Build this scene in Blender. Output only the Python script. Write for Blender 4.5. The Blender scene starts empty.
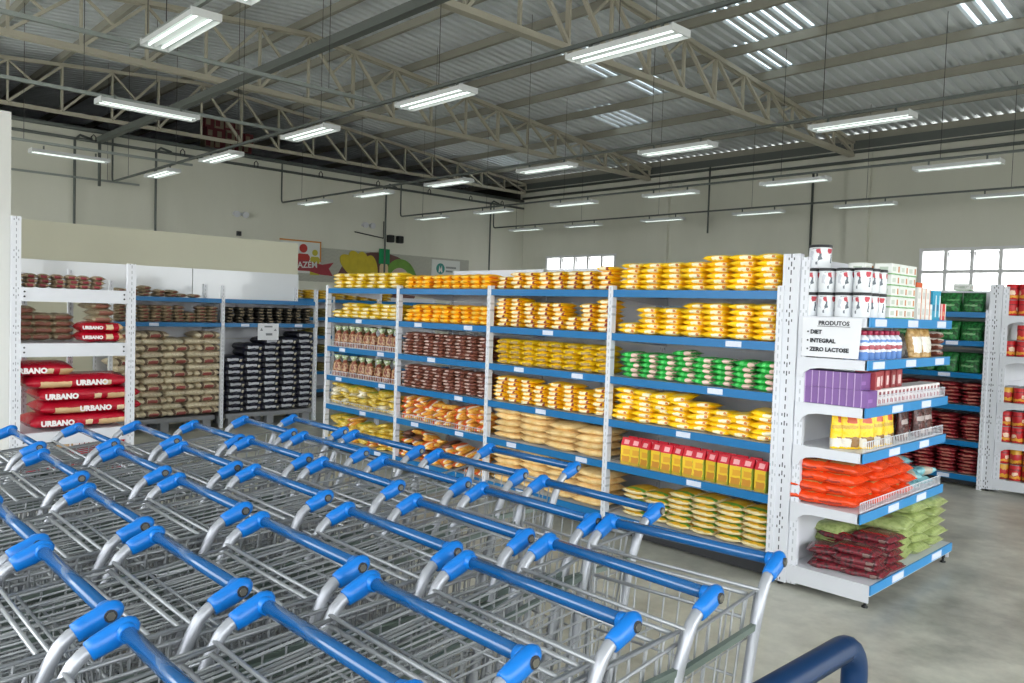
import bpy, bmesh, math, random
from mathutils import Vector, Matrix
random.seed(7)
SC = bpy.context.scene
COL = SC.collection
PI = math.pi
ORD = ['zeroth', 'first', 'second', 'third', 'fourth', 'fifth', 'sixth', 'seventh', 'eighth', 'ninth', 'tenth',
       'eleventh', 'twelfth', 'thirteenth', 'fourteenth', 'fifteenth', 'sixteenth', 'seventeenth', 'eighteenth']

# ------------------------------------------------------------------ materials
def lin(h):
    if isinstance(h, str):
        h = h.lstrip('#')
        c = [int(h[i:i + 2], 16) / 255 for i in (0, 2, 4)]
    else:
        c = [x / 255 for x in h]
    return [x / 12.92 if x <= .04045 else ((x + .055) / 1.055) ** 2.4 for x in c] + [1.0]

class NT:
    def __init__(self, name):
        self.mat = bpy.data.materials.new(name)
        self.mat.use_nodes = True
        self.t = self.mat.node_tree
        self.b = self.t.nodes['Principled BSDF']
    def n(self, typ, **kw):
        x = self.t.nodes.new(typ)
        for k, v in kw.items():
            setattr(x, k, v)
        return x
    def l(self, a, b):
        self.t.links.new(a, b)
    def math(self, op, a, b=None, c=None):
        x = self.n('ShaderNodeMath', operation=op)
        for i, v in enumerate((a, b, c)):
            if v is None:
                continue
            if hasattr(v, 'links'):
                self.l(v, x.inputs[i])
            else:
                x.inputs[i].default_value = v
        return x.outputs[0]
    def mix(self, fac, a, b):
        x = self.n('ShaderNodeMix', data_type='RGBA')
        for i, v in ((0, fac), (6, a), (7, b)):
            if hasattr(v, 'links'):
                self.l(v, x.inputs[i])
            else:
                x.inputs[i].default_value = v
        return x.outputs[2]
    def noise(self, vec, scale, detail=3, rough=.5):
        x = self.n('ShaderNodeTexNoise')
        x.inputs['Scale'].default_value = scale
        x.inputs['Detail'].default_value = detail
        x.inputs['Roughness'].default_value = rough
        self.l(vec, x.inputs['Vector'])
        return x.outputs['Fac']
    def ramp(self, v, lo, hi):
        x = self.n('ShaderNodeMapRange')
        x.inputs['From Min'].default_value = lo
        x.inputs['From Max'].default_value = hi
        self.l(v, x.inputs['Value'])
        return x.outputs[0]
    def obj(self):
        return self.n('ShaderNodeTexCoord').outputs['Object']
    def rng(self, v, a, b):
        return self.math('MULTIPLY', self.math('GREATER_THAN', v, a), self.math('LESS_THAN', v, b))

def pm(name, col, rough=.5, metal=0., var=.06, scale=8., bump=0., bscale=40., coat=0., spec=.5):
    m = NT(name)
    c = lin(col)
    o = m.obj()
    if var > 0:
        f = m.noise(o, scale, 4)
        dark = [x * (1 - var * 2) for x in c[:3]] + [1]
        lite = [min(1, x * (1 + var)) for x in c[:3]] + [1]
        m.l(m.mix(f, dark, lite), m.b.inputs['Base Color'])
    else:
        m.b.inputs['Base Color'].default_value = c
    m.b.inputs['Roughness'].default_value = rough
    m.b.inputs['Metallic'].default_value = metal
    m.b.inputs['Specular IOR Level'].default_value = spec
    m.b.inputs['Coat Weight'].default_value = coat
    if bump > 0:
        bn = m.n('ShaderNodeBump')
        bn.inputs['Strength'].default_value = bump
        bn.inputs['Distance'].default_value = .01
        m.l(m.noise(o, bscale, 3), bn.inputs['Height'])
        m.l(bn.outputs[0], m.b.inputs['Normal'])
    return m.mat

def bagmat(name, base, marks=(), rough=.38, speck=None, jitter=.10, bump=.6, bscale=55., warp=.006):
    """printed film: base colour, printed panels given as ranges of the bag's own x / y / z, optional speckle of what shows through"""
    m = NT(name)
    o = m.obj()
    nz = m.n('ShaderNodeTexNoise')
    nz.inputs['Scale'].default_value = 30
    m.l(o, nz.inputs['Vector'])
    vm = m.n('ShaderNodeVectorMath', operation='SCALE')
    sub = m.n('ShaderNodeVectorMath', operation='SUBTRACT')
    m.l(nz.outputs['Color'], sub.inputs[0]); sub.inputs[1].default_value = (.5, .5, .5)
    m.l(sub.outputs[0], vm.inputs[0]); vm.inputs['Scale'].default_value = warp * 4
    add = m.n('ShaderNodeVectorMath', operation='ADD')
    m.l(o, add.inputs[0]); m.l(vm.outputs[0], add.inputs[1])
    sep = m.n('ShaderNodeSeparateXYZ')
    m.l(add.outputs[0], sep.inputs[0])
    ax = {'x': sep.outputs[0], 'y': sep.outputs[1], 'z': sep.outputs[2]}
    col = lin(base)
    if speck:
        c2, sc, lo, hi = speck
        col = m.mix(m.ramp(m.noise(o, sc, 2), lo, hi), col, lin(c2))
    for rg, c in marks:
        f = None
        for k, (a, b) in rg.items():
            g = m.rng(ax[k], a, b)
            f = g if f is None else m.math('MULTIPLY', f, g)
        col = m.mix(f, col, lin(c))
    inf = m.n('ShaderNodeObjectInfo')
    hs = m.n('ShaderNodeHueSaturation')
    hs.inputs['Saturation'].default_value = 1.0
    v = m.math('MULTIPLY_ADD', inf.outputs['Random'], jitter * 2, 1 - jitter)
    m.l(v, hs.inputs['Value'])
    if hasattr(col, 'links'):
        m.l(col, hs.inputs['Color'])
    else:
        hs.inputs['Color'].default_value = col
    m.l(hs.outputs[0], m.b.inputs['Base Color'])
    m.b.inputs['Roughness'].default_value = rough
    bn = m.n('ShaderNodeBump')
    bn.inputs['Strength'].default_value = bump
    bn.inputs['Distance'].default_value = .012
    m.l(m.noise(o, bscale, 2), bn.inputs['Height'])
    m.l(bn.outputs[0], m.b.inputs['Normal'])
    return m.mat

def emit(name, col, s):
    m = NT(name)
    m.b.inputs['Base Color'].default_value = lin(col)
    m.b.inputs['Emission Color'].default_value = lin(col)
    m.b.inputs['Emission Strength'].default_value = s
    return m.mat

def concrete():
    m = NT('polished_concrete')
    o = m.obj()
    a = m.noise(o, .55, 6, .6)
    b = m.noise(o, 3.2, 8, .65)
    f = m.math('ADD', m.math('MULTIPLY', a, .6), m.math('MULTIPLY', b, .4))
    c = m.mix(m.ramp(f, .38, .62), lin('#7f7f76'), lin('#cbcabd'))
    st = m.ramp(m.noise(o, 1.3, 5, .7), .58, .72)
    c = m.mix(m.math('MULTIPLY', st, .35), c, lin('#55564f'))
    m.l(c, m.b.inputs['Base Color'])
    m.l(m.math('MULTIPLY_ADD', b, .3, .22), m.b.inputs['Roughness'])
    return m.mat

def wallmat(name, c1, c2):
    m = NT(name)
    o = m.obj()
    mp = m.n('ShaderNodeMapping'); mp.inputs['Scale'].default_value = (1, 1, .35)
    m.l(o, mp.inputs[0])
    f = m.noise(mp.outputs[0], .8, 6, .6)
    m.l(m.mix(m.ramp(f, .3, .7), lin(c1), lin(c2)), m.b.inputs['Base Color'])
    m.b.inputs['Roughness'].default_value = .8
    return m.mat

def slotmat(name, base, axis, ink='#2a2c30', wide=.0045):
    """white steel post with a column of punched slots along its height"""
    m = NT(name)
    o = m.obj()
    sep = m.n('ShaderNodeSeparateXYZ'); m.l(o, sep.inputs[0])
    u = sep.outputs[axis]; z = sep.outputs[2]
    fr = m.math('FRACT', m.math('DIVIDE', z, .05))
    dash = m.math('MULTIPLY', m.rng(fr, .2, .75), m.rng(u, -wide, wide))
    fr2 = m.math('FRACT', m.math('DIVIDE', z, .31))
    side = m.math('MULTIPLY', m.rng(m.math('ABSOLUTE', u), .013, .02),
                  m.math('ADD', m.rng(fr2, .10, .15), m.rng(fr2, .28, .33)))
    f = m.math('MINIMUM', m.math('ADD', dash, side), 1)
    m.l(m.mix(f, lin(base), lin(ink)), m.b.inputs['Base Color'])
    m.b.inputs['Roughness'].default_value = .4
    return m.mat

M = {}
M['floor'] = concrete()
M['wall'] = wallmat('painted_wall', '#d3d3c6', '#dcdcd0')
M['part'] = wallmat('cream_partition', '#c9c7b2', '#d0ceb9')
M['pillar'] = wallmat('white_partition', '#c6c7c3', '#cfcfcb')
M['white'] = pm('white_powder_coat', '#d4d6dc', .35, var=.02)
M['white2'] = pm('white_steel_panel', '#d2d4da', .3, var=.02)
M['gloss'] = pm('glossy_white_panel', '#dfe2e6', .12, var=.01, coat=.5)
M['slotx'] = slotmat('slotted_white_post', '#d4d6dc', 0, '#3a3c42', .0036)
M['slotg'] = slotmat('lightly_slotted_post', '#d8dae0', 0, '#b3b6bc', .004)
M['sloty'] = slotmat('slotted_white_post_side', '#d6d8de', 1, '#8d9096', .003)
M['blue'] = pm('blue_price_rail', '#086ca6', .35, var=.03)
M['paleblue'] = pm('pale_blue_price_rail', '#358ac6', .3, var=.03)
M['tag'] = pm('price_tag_paper', '#d6dcea', .5, var=.08, scale=90)
M['cartblue'] = pm('blue_plastic_grip', '#006abc', .36, var=.02)
M['barblue'] = pm('blue_handle_tube', '#034a7e', .25, var=.02, coat=.5)
M['zinc'] = pm('zinc_plated_wire', '#a2a5a8', .33, .45, var=.05, scale=20)
M['post'] = pm('silver_lacquered_tube', '#a2a5ab', .35, .4, var=.03)
M['olive'] = pm('grey_green_bumper_strip', '#66736c', .45, var=.05)
M['black'] = pm('black_rubber', '#17181a', .6, var=.05)
M['dark'] = pm('dark_plastic', '#2a2b2e', .5, var=.05)
M['bolt'] = pm('steel_bolt', '#8d8a80', .3, .9, var=.02)
M['truss'] = pm('cream_painted_steel', '#b8b3a2', .6, var=.06, scale=3)
M['purlin'] = pm('dull_beige_steel', '#9a988c', .6, var=.06, scale=3)
M['roof'] = pm('galvanised_sheet', '#dde3e7', .38, .25, var=.08, scale=1.5)
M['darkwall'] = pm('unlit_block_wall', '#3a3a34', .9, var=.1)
M['conduit'] = pm('grey_conduit', '#5d6360', .5, .3, var=.04)
M['rail'] = pm('galvanised_rail', '#8f9692', .4, .5, var=.05)
M['duct'] = pm('dark_grey_tray', '#6a6f6c', .5, .4, var=.05)
M['tray'] = pm('white_light_housing', '#cfd2d2', .3, var=.01)
M['tube'] = emit('fluorescent_tube', '#f2fff8', .95)
def worn_navy():
    m = NT('navy_painted_tube'); o = m.obj()
    f = m.ramp(m.noise(o, 9, 6, .7), .60, .72)
    m.l(m.mix(m.math('MULTIPLY', f, .8), lin('#04294e'), lin('#4a4440')), m.b.inputs['Base Color'])
    m.b.inputs['Roughness'].default_value = .42; m.b.inputs['Specular IOR Level'].default_value = .3
    return m.mat
M['navy'] = worn_navy()
M['alu'] = pm('white_window_frame', '#dfe0e2', .4, var=.02)
M['pallet'] = pm('grey_pallet', '#85878a', .6, var=.08)

def glass():
    m = NT('window_glass')
    t = m.t
    tr = m.n('ShaderNodeBsdfTransparent'); gl = m.n('ShaderNodeBsdfGlossy')
    gl.inputs['Roughness'].default_value = .03
    mx = m.n('ShaderNodeMixShader'); mx.inputs[0].default_value = .06
    m.l(tr.outputs[0], mx.inputs[1]); m.l(gl.outputs[0], mx.inputs[2])
    m.l(mx.outputs[0], t.nodes['Material Output'].inputs[0])
    return m.mat
M['glass'] = glass()

def streak_sheet():  # added translucent sheet, stands in for highlights on the ribbed metal
    m = NT('translucent_streak_sheet')
    tl = m.n('ShaderNodeBsdfTranslucent'); tl.inputs[0].default_value = (.34, .39, .41, 1)
    df = m.n('ShaderNodeBsdfDiffuse'); df.inputs[0].default_value = (.5, .55, .57, 1)
    mx = m.n('ShaderNodeMixShader'); mx.inputs[0].default_value = .3
    m.l(tl.outputs[0], mx.inputs[1]); m.l(df.outputs[0], mx.inputs[2])
    m.l(mx.outputs[0], m.t.nodes['Material Output'].inputs[0])
    return m.mat
M['streak'] = streak_sheet()

# ------------------------------------------------------------------ mesh builder
class MB:
    def __init__(self):
        self.v = []; self.f = []; self.m = []; self.s = []
    def add(self, vs, fs, mi=0, smooth=False):
        o = len(self.v)
        self.v += [tuple(p) for p in vs]
        self.f += [tuple(i + o for i in f) for f in fs]
        self.m += [mi] * len(fs); self.s += [smooth] * len(fs)
        return self
    def box(self, x0, y0, z0, x1, y1, z1, mi=0):
        v = [(x0, y0, z0), (x1, y0, z0), (x1, y1, z0), (x0, y1, z0), (x0, y0, z1), (x1, y0, z1), (x1, y1, z1), (x0, y1, z1)]
        return self.add(v, [(0, 3, 2, 1), (4, 5, 6, 7), (0, 1, 5, 4), (1, 2, 6, 5), (2, 3, 7, 6), (3, 0, 4, 7)], mi)
    def bar(self, p, q, w, h, mi=0, up=(0, 0, 1)):
        p = Vector(p); q = Vector(q); d = (q - p).normalized()
        u = Vector(up)
        if abs(d.dot(u)) > .98:
            u = Vector((0, 1, 0)) if abs(d.y) < .9 else Vector((1, 0, 0))
        s = d.cross(u).normalized() * (w / 2); t = s.cross(d).normalized() * (h / 2)
        v = [p - s - t, p + s - t, p + s + t, p - s + t, q - s - t, q + s - t, q + s + t, q - s + t]
        return self.add(v, [(0, 1, 2, 3), (7, 6, 5, 4), (0, 4, 5, 1), (1, 5, 6, 2), (2, 6, 7, 3), (3, 7, 4, 0)], mi)
    def tube(self, pts, r, n=6, mi=0, caps=True, sq=1.0):
        pts = [Vector(p) for p in pts]
        rs = r if isinstance(r, (list, tuple)) else [r] * len(pts)
        rings = []; prev = None
        for i, p in enumerate(pts):
            a = pts[max(i - 1, 0)]; b = pts[min(i + 1, len(pts) - 1)]
            d = (b - a).normalized()
            if prev is None:
                u = Vector((0, 0, 1)) if abs(d.z) < .9 else Vector((1, 0, 0))
                s = d.cross(u).normalized()
            else:
                s = (prev - d * prev.dot(d)).normalized()
            prev = s
            t = d.cross(s)
            rings.append([p + (s * math.cos(2 * PI * k / n) * sq + t * math.sin(2 * PI * k / n)) * rs[i] for k in range(n)])
        v = [x for rr in rings for x in rr]
        f = []
        for i in range(len(pts) - 1):
            for k in range(n):
                f.append((i * n + k, i * n + (k + 1) % n, (i + 1) * n + (k + 1) % n, (i + 1) * n + k))
        self.add(v, f, mi, n > 4)
        if caps:
            o = len(self.v) - len(v)
            self.f += [tuple(o + k for k in reversed(range(n))), tuple(o + len(v) - n + k for k in range(n))]
            self.m += [mi, mi]; self.s += [False, False]
        return self
    def lathe(self, prof, n=20, mi=0, c=(0, 0), mids=None):
        v = []
        for r, z in prof:
            for k in range(n):
                v.append((c[0] + r * math.cos(2 * PI * k / n), c[1] + r * math.sin(2 * PI * k / n), z))
        for i in range(len(prof) - 1):
            pass
        o = len(self.v)
        self.v += v
        for i in range(len(prof) - 1):
            mm = mids[i] if mids else mi
            for k in range(n):
                self.f.append((o + i * n + k, o + i * n + (k + 1) % n, o + (i + 1) * n + (k + 1) % n, o + (i + 1) * n + k))
                self.m.append(mm); self.s.append(True)
        self.f += [tuple(o + k for k in reversed(range(n))), tuple(o + (len(prof) - 1) * n + k for k in range(n))]
        self.m += [mids[0] if mids else mi, mids[-1] if mids else mi]; self.s += [False, False]
        return self
    def prism(self, poly, axis, a, b, mi=0):
        """poly: 2d points; axis 'x': (y,z) extruded along x, 'y': (x,z), 'z': (x,y)"""
        def P(p, t):
            return {'x': (t, p[0], p[1]), 'y': (p[0], t, p[1]), 'z': (p[0], p[1], t)}[axis]
        n = len(poly)
        v = [P(p, a) for p in poly] + [P(p, b) for p in poly]
        f = [tuple(range(n)), tuple(reversed(range(n, 2 * n)))]
        f += [(i, i + n, (i + 1) % n + n, (i + 1) % n) for i in range(n)]
        return self.add(v, f, mi)
    def mesh(self, name, mats, bevel=0.):
        me = bpy.data.meshes.new(name)
        me.from_pydata(self.v, [], self.f)
        for x in mats:
            me.materials.append(x)
        me.polygons.foreach_set('material_index', self.m)
        me.polygons.foreach_set('use_smooth', self.s)
        bm = bmesh.new(); bm.from_mesh(me)
        bmesh.ops.recalc_face_normals(bm, faces=bm.faces)
        if bevel > 0:
            bmesh.ops.bevel(bm, geom=[e for e in bm.edges if e.calc_face_angle(0) > .6], offset=bevel, segments=2, affect='EDGES', profile=.6)
        bm.to_mesh(me); bm.free()
        me.update()
        return me
    def build(self, name, mats, parent=None, loc=(0, 0, 0), rz=0., bevel=0.):
        if not isinstance(mats, (list, tuple)):
            mats = [mats]
        return link(self.mesh(name, mats, bevel), name, parent, loc, rz)

def link(me, name, parent=None, loc=(0, 0, 0), rz=0., rx=0., ry=0.):
    o = bpy.data.objects.new(name, me)
    COL.objects.link(o)
    o.location = loc
    o.rotation_euler = (rx, ry, rz)
    if parent:
        o.parent = parent
    return o

def tag(o, label, cat, group=None, kind=None):
    if label: o['label'] = label
    if cat: o['category'] = cat
    if group: o['group'] = group
    if kind: o['kind'] = kind
    return o

def thing(name, label, cat, loc=(0, 0, 0), rz=0., group=None):
    o = bpy.data.objects.new(name, None)
    COL.objects.link(o)
    o.location = loc; o.rotation_euler = (0, 0, rz)
    o.empty_display_size = .1
    return tag(o, label, cat, group)

def struct(mb, name, mats, **kw):
    o = mb.build(name, mats, **kw)
    o['kind'] = 'structure'
    return o

def copy_tree(o, parent=None):
    c = o.copy(); COL.objects.link(c)
    if parent: c.parent = parent
    for ch in list(o.children):
        copy_tree(ch, c)
    return c

def text_mesh(name, body, size, mat, ext=.0015, off=0., align='CENTER'):
    cu = bpy.data.curves.new(name, 'FONT')
    cu.body = body; cu.size = size; cu.extrude = ext; cu.offset = off
    cu.align_x = align; cu.align_y = 'CENTER'; cu.resolution_u = 2
    ob = bpy.data.objects.new(name, cu)
    COL.objects.link(ob)
    bpy.context.view_layer.update()
    me = bpy.data.meshes.new_from_object(ob.evaluated_get(bpy.context.evaluated_depsgraph_get()))
    bpy.data.objects.remove(ob)
    me.materials.clear(); me.materials.append(mat)
    me.name = name
    return me

# ------------------------------------------------------------------ camera
cam = bpy.data.cameras.new('camera'); camo = bpy.data.objects.new('camera', cam); COL.objects.link(camo)
def camera():
    yaw, pitch, roll, f = -0.806, -0.041, 0.032, 787.477
    cy, sy, cp, sp, cr, sr = math.cos(yaw), math.sin(yaw), math.cos(pitch), math.sin(pitch), math.cos(roll), math.sin(roll)
    F = Vector((sy * cp, cy * cp, sp)); r0 = Vector((cy, -sy, 0)); u0 = r0.cross(F)
    R = cr * r0 + sr * u0; U = -sr * r0 + cr * u0
    camo.matrix_world = Matrix(((R.x, U.x, -F.x, 2.301), (R.y, U.y, -F.y, -4.436), (R.z, U.z, -F.z, 1.603), (0, 0, 0, 1)))
    cam.sensor_width = 36.0; cam.lens = f / 1024 * 36.0
    cam.clip_start = .05; cam.clip_end = 200
camera()
SC.camera = camo

# ------------------------------------------------------------------ the building
XW, YB, XR, YF = -17.55, 15.0, 6.5, -8.0           # left wall, back wall, open shop front on the other two sides
def roofz(y): return 7.08 - .087 * abs(y - 3.5)
struct(MB().box(-26, YF, -.1, XR + 6, YB + .3, 0), 'floor', M['floor'])

# back wall with two openings
W1 = (-4.385, 2.10, -1.10, 3.27); W2 = (-16.36, 2.10, -13.40, 3.41)
b = MB()
def wall_with_holes(b, x0, x1, z0, z1, y0, y1, holes):
    xs = sorted({x0, x1, *[h[0] for h in holes], *[h[2] for h in holes]})
    for i in range(len(xs) - 1):
        a, c = xs[i], xs[i + 1]
        h = [q for q in holes if q[0] <= a and q[2] >= c]
        if h:
            b.box(a, y0, z0, c, y1, h[0][1]); b.box(a, y0, h[0][3], c, y1, z1)
        else:
            b.box(a, y0, z0, c, y1, z1)
wall_with_holes(b, XW - .2, XR + 1.5, 0, 6.02, YB, YB + .2, [W1, W2])
struct(b, 'wall_back', M['wall'])
struct(MB().box(XW - .2, YF, 0, XW, YB, 5.42), 'wall_left', M['wall'])
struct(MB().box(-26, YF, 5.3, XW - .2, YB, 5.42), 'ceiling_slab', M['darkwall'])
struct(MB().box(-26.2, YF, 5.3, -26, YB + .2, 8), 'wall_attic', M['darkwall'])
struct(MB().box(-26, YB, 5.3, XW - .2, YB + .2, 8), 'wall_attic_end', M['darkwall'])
struct(MB().box(-26, YF - .2, 0, XW, YF, 8), 'wall_front', M['wall'])
b = MB().box(XW, YF - .2, 0, XR + 1.7, YF, 1.0).box(XW, YF - .2, 4.2, XR + 1.7, YF, 8).box(-6.4, YF - .2, 1.0, -5.8, YF, 4.2).box(XR + 1.2, YF - .2, 1.0, XR + 1.7, YF, 4.2)
struct(b, 'wall_added_front', M['wall'])  # unseen front wall with openings, added to cut low daylight under the carts
b = MB().box(XR + 1.5, YF, 4.2, XR + 1.7, YB + .2, 6.6).box(XR + 1.5, 8, 0, XR + 1.7, YB + .2, 4.2).box(XR + 1.5, 1.6, 0, XR + 1.7, 2.2, 4.2).box(XR + 1.5, YF, 0, XR + 1.7, 1.6, .9)
struct(b, 'wall_added_right', M['wall'])  # unseen side wall, its low part and header added to hold back daylight
# shallow wall pilasters
struct(MB().box(-12.12, YB - .12, 0, -11.4, YB, 5.7), 'pillar_back', M['wall'])
struct(MB().box(-12.02 + 5.9, YB - .12, 0, -5.6, YB, 5.7), 'pillar_back', M['wall'])
struct(MB().box(XR + .9, YB - .12, 0, XR + 1.5, YB, 5.7), 'pillar_back', M['wall'])
# tall white partition at the left edge and the cream panel above the rice shelves
struct(MB().box(-5.42, -7.9, 0, -5.25, -2.93, 3.08), 'wall_partition', M['pillar'])
struct(MB().box(-8.02, -3.6, 0, -7.9, 1.1, 2.435), 'wall_panel', M['part'])

def window(n, W, cols, rows_z, awning):
    x0, z0, x1, z1 = W
    root = thing('window_%d' % n, None, None, (0, 0, 0)); root['kind'] = 'structure'
    f = MB()
    for x in cols:
        f.box(x - .035, YB - .03, z0, x + .035, YB + .1, z1)
    for z in rows_z:
        f.box(x0 - .04, YB - .035, z - .035, x1 + .04, YB + .1, z + .035)
    f.build('window_frame', M['alu'], root)
    k = 0
    for i in range(len(cols) - 1):
        for j in range(len(rows_z) - 1):
            g = MB().box(cols[i] + .03, YB + .05, rows_z[j] + .03, cols[i + 1] - .03, YB + .056, rows_z[j + 1] - .03)
            if (i in awning) and j == len(rows_z) - 2:      # sash tilted open
                zt = rows_z[j + 1] - .08; xa, xb = cols[i] + .05, cols[i + 1] - .05
                s = MB()
                y2, zb = YB + .30, rows_z[j] + .12
                for a, c in (((xa, YB + .02, zt), (xb, YB + .02, zt)), ((xa, y2, zb), (xb, y2, zb)), ((xa, YB + .02, zt), (xa, y2, zb)), ((xb, YB + .02, zt), (xb, y2, zb))):
                    s.bar(a, c, .022, .022)
                s.build('window_sash', M['alu'], root)
                g = MB().add([(xa, YB + .02, zt), (xb, YB + .02, zt), (xb, y2, zb), (xa, y2, zb), (xa, YB + .026, zt + .002), (xb, YB + .026, zt + .002), (xb, y2 + .006, zb + .002), (xa, y2 + .006, zb + .002)],
                             [(0, 1, 2, 3), (7, 6, 5, 4), (0, 4, 5, 1), (1, 5, 6, 2), (2, 6, 7, 3), (3, 7, 4, 0)])
            g.build('window_pane', M['glass'], root)
window(1, W1, [-4.385, -3.86, -3.32, -2.76, -2.2, -1.65, -1.10], [2.10, 2.765, 3.27], (1, 2, 4))
window(2, W2, [-16.36, -15.71, -15.10, -14.52, -13.93, -13.40], [2.10, 2.75, 3.41], (1, 2, 3))

# corrugated roof: one sheet per slope between the purlins' ends, with openings for translucent sheets added to make bright streaks
PUR = [15.0, 13.4, 11.85, 10.3, 8.9, 7.45, 6.0, 4.6, 3.3, 1.9, .4, -1.1, -2.6, -4.1, -5.6, -7.1]
STREAK0 = [(-10.9, -9.9, 10.3, 11.85), (-9.1, -8.2, 7.45, 8.9), (-5.4, -4.2, 7.45, 8.9), (-5.9, -5.2, 8.9, 10.3), (-17.0, -15.9, 11.85, 13.4), (-2.3, -1.6, 8.9, 10.3), (-8.8, -8.0, 8.9, 10.3)]
STREAK = [(round(a / .22) * .22, round(c / .22) * .22, y0, y1) for a, c, y0, y1 in STREAK0]
def sheet(x0, x1, y0, y1, p=.22):
    """trapezoidal ribs that run down the slope"""
    prof = []
    n = max(1, round((x1 - x0) / p))
    p = (x1 - x0) / n
    for i in range(n):
        a = x0 + i * p
        prof += [(a, 0), (a + .42 * p, 0), (a + .54 * p, .045), (a + .88 * p, .045)]
    prof.append((x1, 0))
    v = [(x, y0, roofz(y0) + z + .06) for x, z in prof] + [(x, y1, roofz(y1) + z + .06) for x, z in prof]
    k = len(prof)
    return v, [(i, i + 1, k + i + 1, k + i) for i in range(k - 1)]
b = MB()
ys = sorted({YF - .3, 3.5, YB + .35, *[q for s in STREAK for q in s[2:]]})
for i in range(len(ys) - 1):
    y0, y1 = ys[i], ys[i + 1]
    holes = sorted([s for s in STREAK if s[2] <= y0 + .01 and s[3] >= y1 - .01])
    x = -119 * .22
    for s in holes:
        b.add(*sheet(x, s[0], y0, y1)); x = s[1]
    b.add(*sheet(x, 39 * .22, y0, y1))
struct(b, 'roof_sheeting', M['roof'])
for s in STREAK:
    mb = MB(); v_, f_ = sheet(*s); mb.add(v_, f_)
    mb.m = [0 if i % 4 == 2 else 1 for i in range(len(f_))]        # translucent crests added to imitate light glinting on the metal ribs
    o = mb.build('roof_streak_sheet', [M['streak'], M['roof']]); o['kind'] = 'structure'

for i, y in enumerate(PUR):
    o = MB().box(-26, y - .04, roofz(y) - .10, XR + 1.9, y + .04, roofz(y) + .055).build('roof_purlin', M['purlin'])
    tag(o, 'beige steel purlin under the roof sheets, %s purlin out from the back wall' % ORD[i + 1], 'purlin', 'roof purlins')
o = MB().box(XW - .2, YB - .03, 5.78, XR + 1.5, YB - .005, 5.98).build('eaves_flashing', M['duct'])
tag(o, 'dark grey flashing strip along the top of the back wall', 'flashing')

# roof trusses: apex at Y 3.5, feet on the back wall
def truss(x, label, single):
    t = thing('roof_truss', label, 'truss', (x, 0, 0), group='roof trusses')
    zb = 5.62
    y0, y1 = -7.8, YB - .15
    def top(y): return roofz(y) - .16
    c = MB(); dd = .05
    for s in ((-dd, dd) if not single else (0,)):
        c.bar((s, y0, zb), (s, y1, zb), .045, .09)
    if not single: c.box(-dd - .02, y0, zb - .048, dd + .02, y1, zb - .04)
    c.build('bottom_chord', M['truss'], t)
    c = MB()
    for s in ((-dd, dd) if not single else (0,)):
        c.bar((s, y0, top(y0)), (s, 3.5, top(3.5)), .045, .08); c.bar((s, 3.5, top(3.5)), (s, y1, top(y1)), .045, .08)
    if not single: c.box(-dd, 3.4, top(3.5) - .03, dd, 3.6, top(3.5) + .03)
    c.build('top_chord', M['truss'], t)
    n = 22
    st = (y1 - y0) / n
    for i in range(n + 1):
        y = y0 + i * st
        w = .09 if i % 4 == 0 else .06
        MB().box(-w / 2, y - .02, zb + .04, w / 2, y + .02, top(y) - .035).build('vertical_bar', M['truss'], t)
    for i in range(n):
        a, c_ = y0 + i * st, y0 + (i + 1) * st
        if a < 3.5:
            MB().bar((.03, a, zb + .03), (.03, c_, top(c_) - .03), .065, .05).build('diagonal_bar', M['truss'], t)
            if not single or i % 2: MB().bar((-.03, (a + c_) / 2, (zb + top(c_)) / 2), (-.03, a, top(a) - .03), .042, .042).build('diagonal_bar', M['truss'], t)
        else:
            MB().bar((.03, c_, zb + .03), (.03, a, top(a) - .03), .065, .05).build('diagonal_bar', M['truss'], t)
            if not single or i % 2: MB().bar((-.03, (a + c_) / 2, (zb + top(a)) / 2), (-.03, c_, top(c_) - .03), .042, .042).build('diagonal_bar', M['truss'], t)
truss(-6.05, 'cream steel lattice truss crossing above the long gondola, truss nearest the viewer', False)
truss(-12.1, 'cream steel lattice truss in the middle of the roof, between the other two', False)
truss(-17.35, 'cream steel lattice truss along the top of the left wall, before the dark attic', True)

# ------------------------------------------------------------------ lights, rails and pipes under the roof
def fixture(x, y, z=4.1, along='x', label='', L=1.25):
    t = thing('ceiling_light', label, 'ceiling light', (x, y, z), 0 if along == 'x' else PI / 2, 'suspended twin-tube ceiling lights')
    h = MB()
    h.box(0, -.12, .035, L, .12, .05)
    for s in (-1, 1):
        h.add([(0, s * .12, .05), (L, s * .12, .05), (L, s * .135, -.01), (0, s * .135, -.01), (0, s * .125, .05), (L, s * .125, .05), (L, s * .14, -.01), (0, s * .14, -.01)],
              [(0, 1, 2, 3), (7, 6, 5, 4), (0, 4, 5, 1), (3, 2, 6, 7), (1, 5, 6, 2), (0, 3, 7, 4)])
    h.box(-.012, -.14, -.01, 0, .14, .06); h.box(L, -.14, -.01, L + .012, .14, .06)
    h.prism([(-.025, .04), (.025, .04), (0, .0)], 'x', 0, L)
    h.build('housing', M['tray'], t)
    for s in (-1, 1):
        MB().tube([(.03, s * .065, .012), (L - .03, s * .065, .012)], .013, 8).build('tube_lamp', M['tube'], t)
    for q in (.2, L - .2):
        MB().box(q - .012, -.012, .05, q + .012, .012, .13).build('hanger', M['conduit'], t)
    return t
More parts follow.
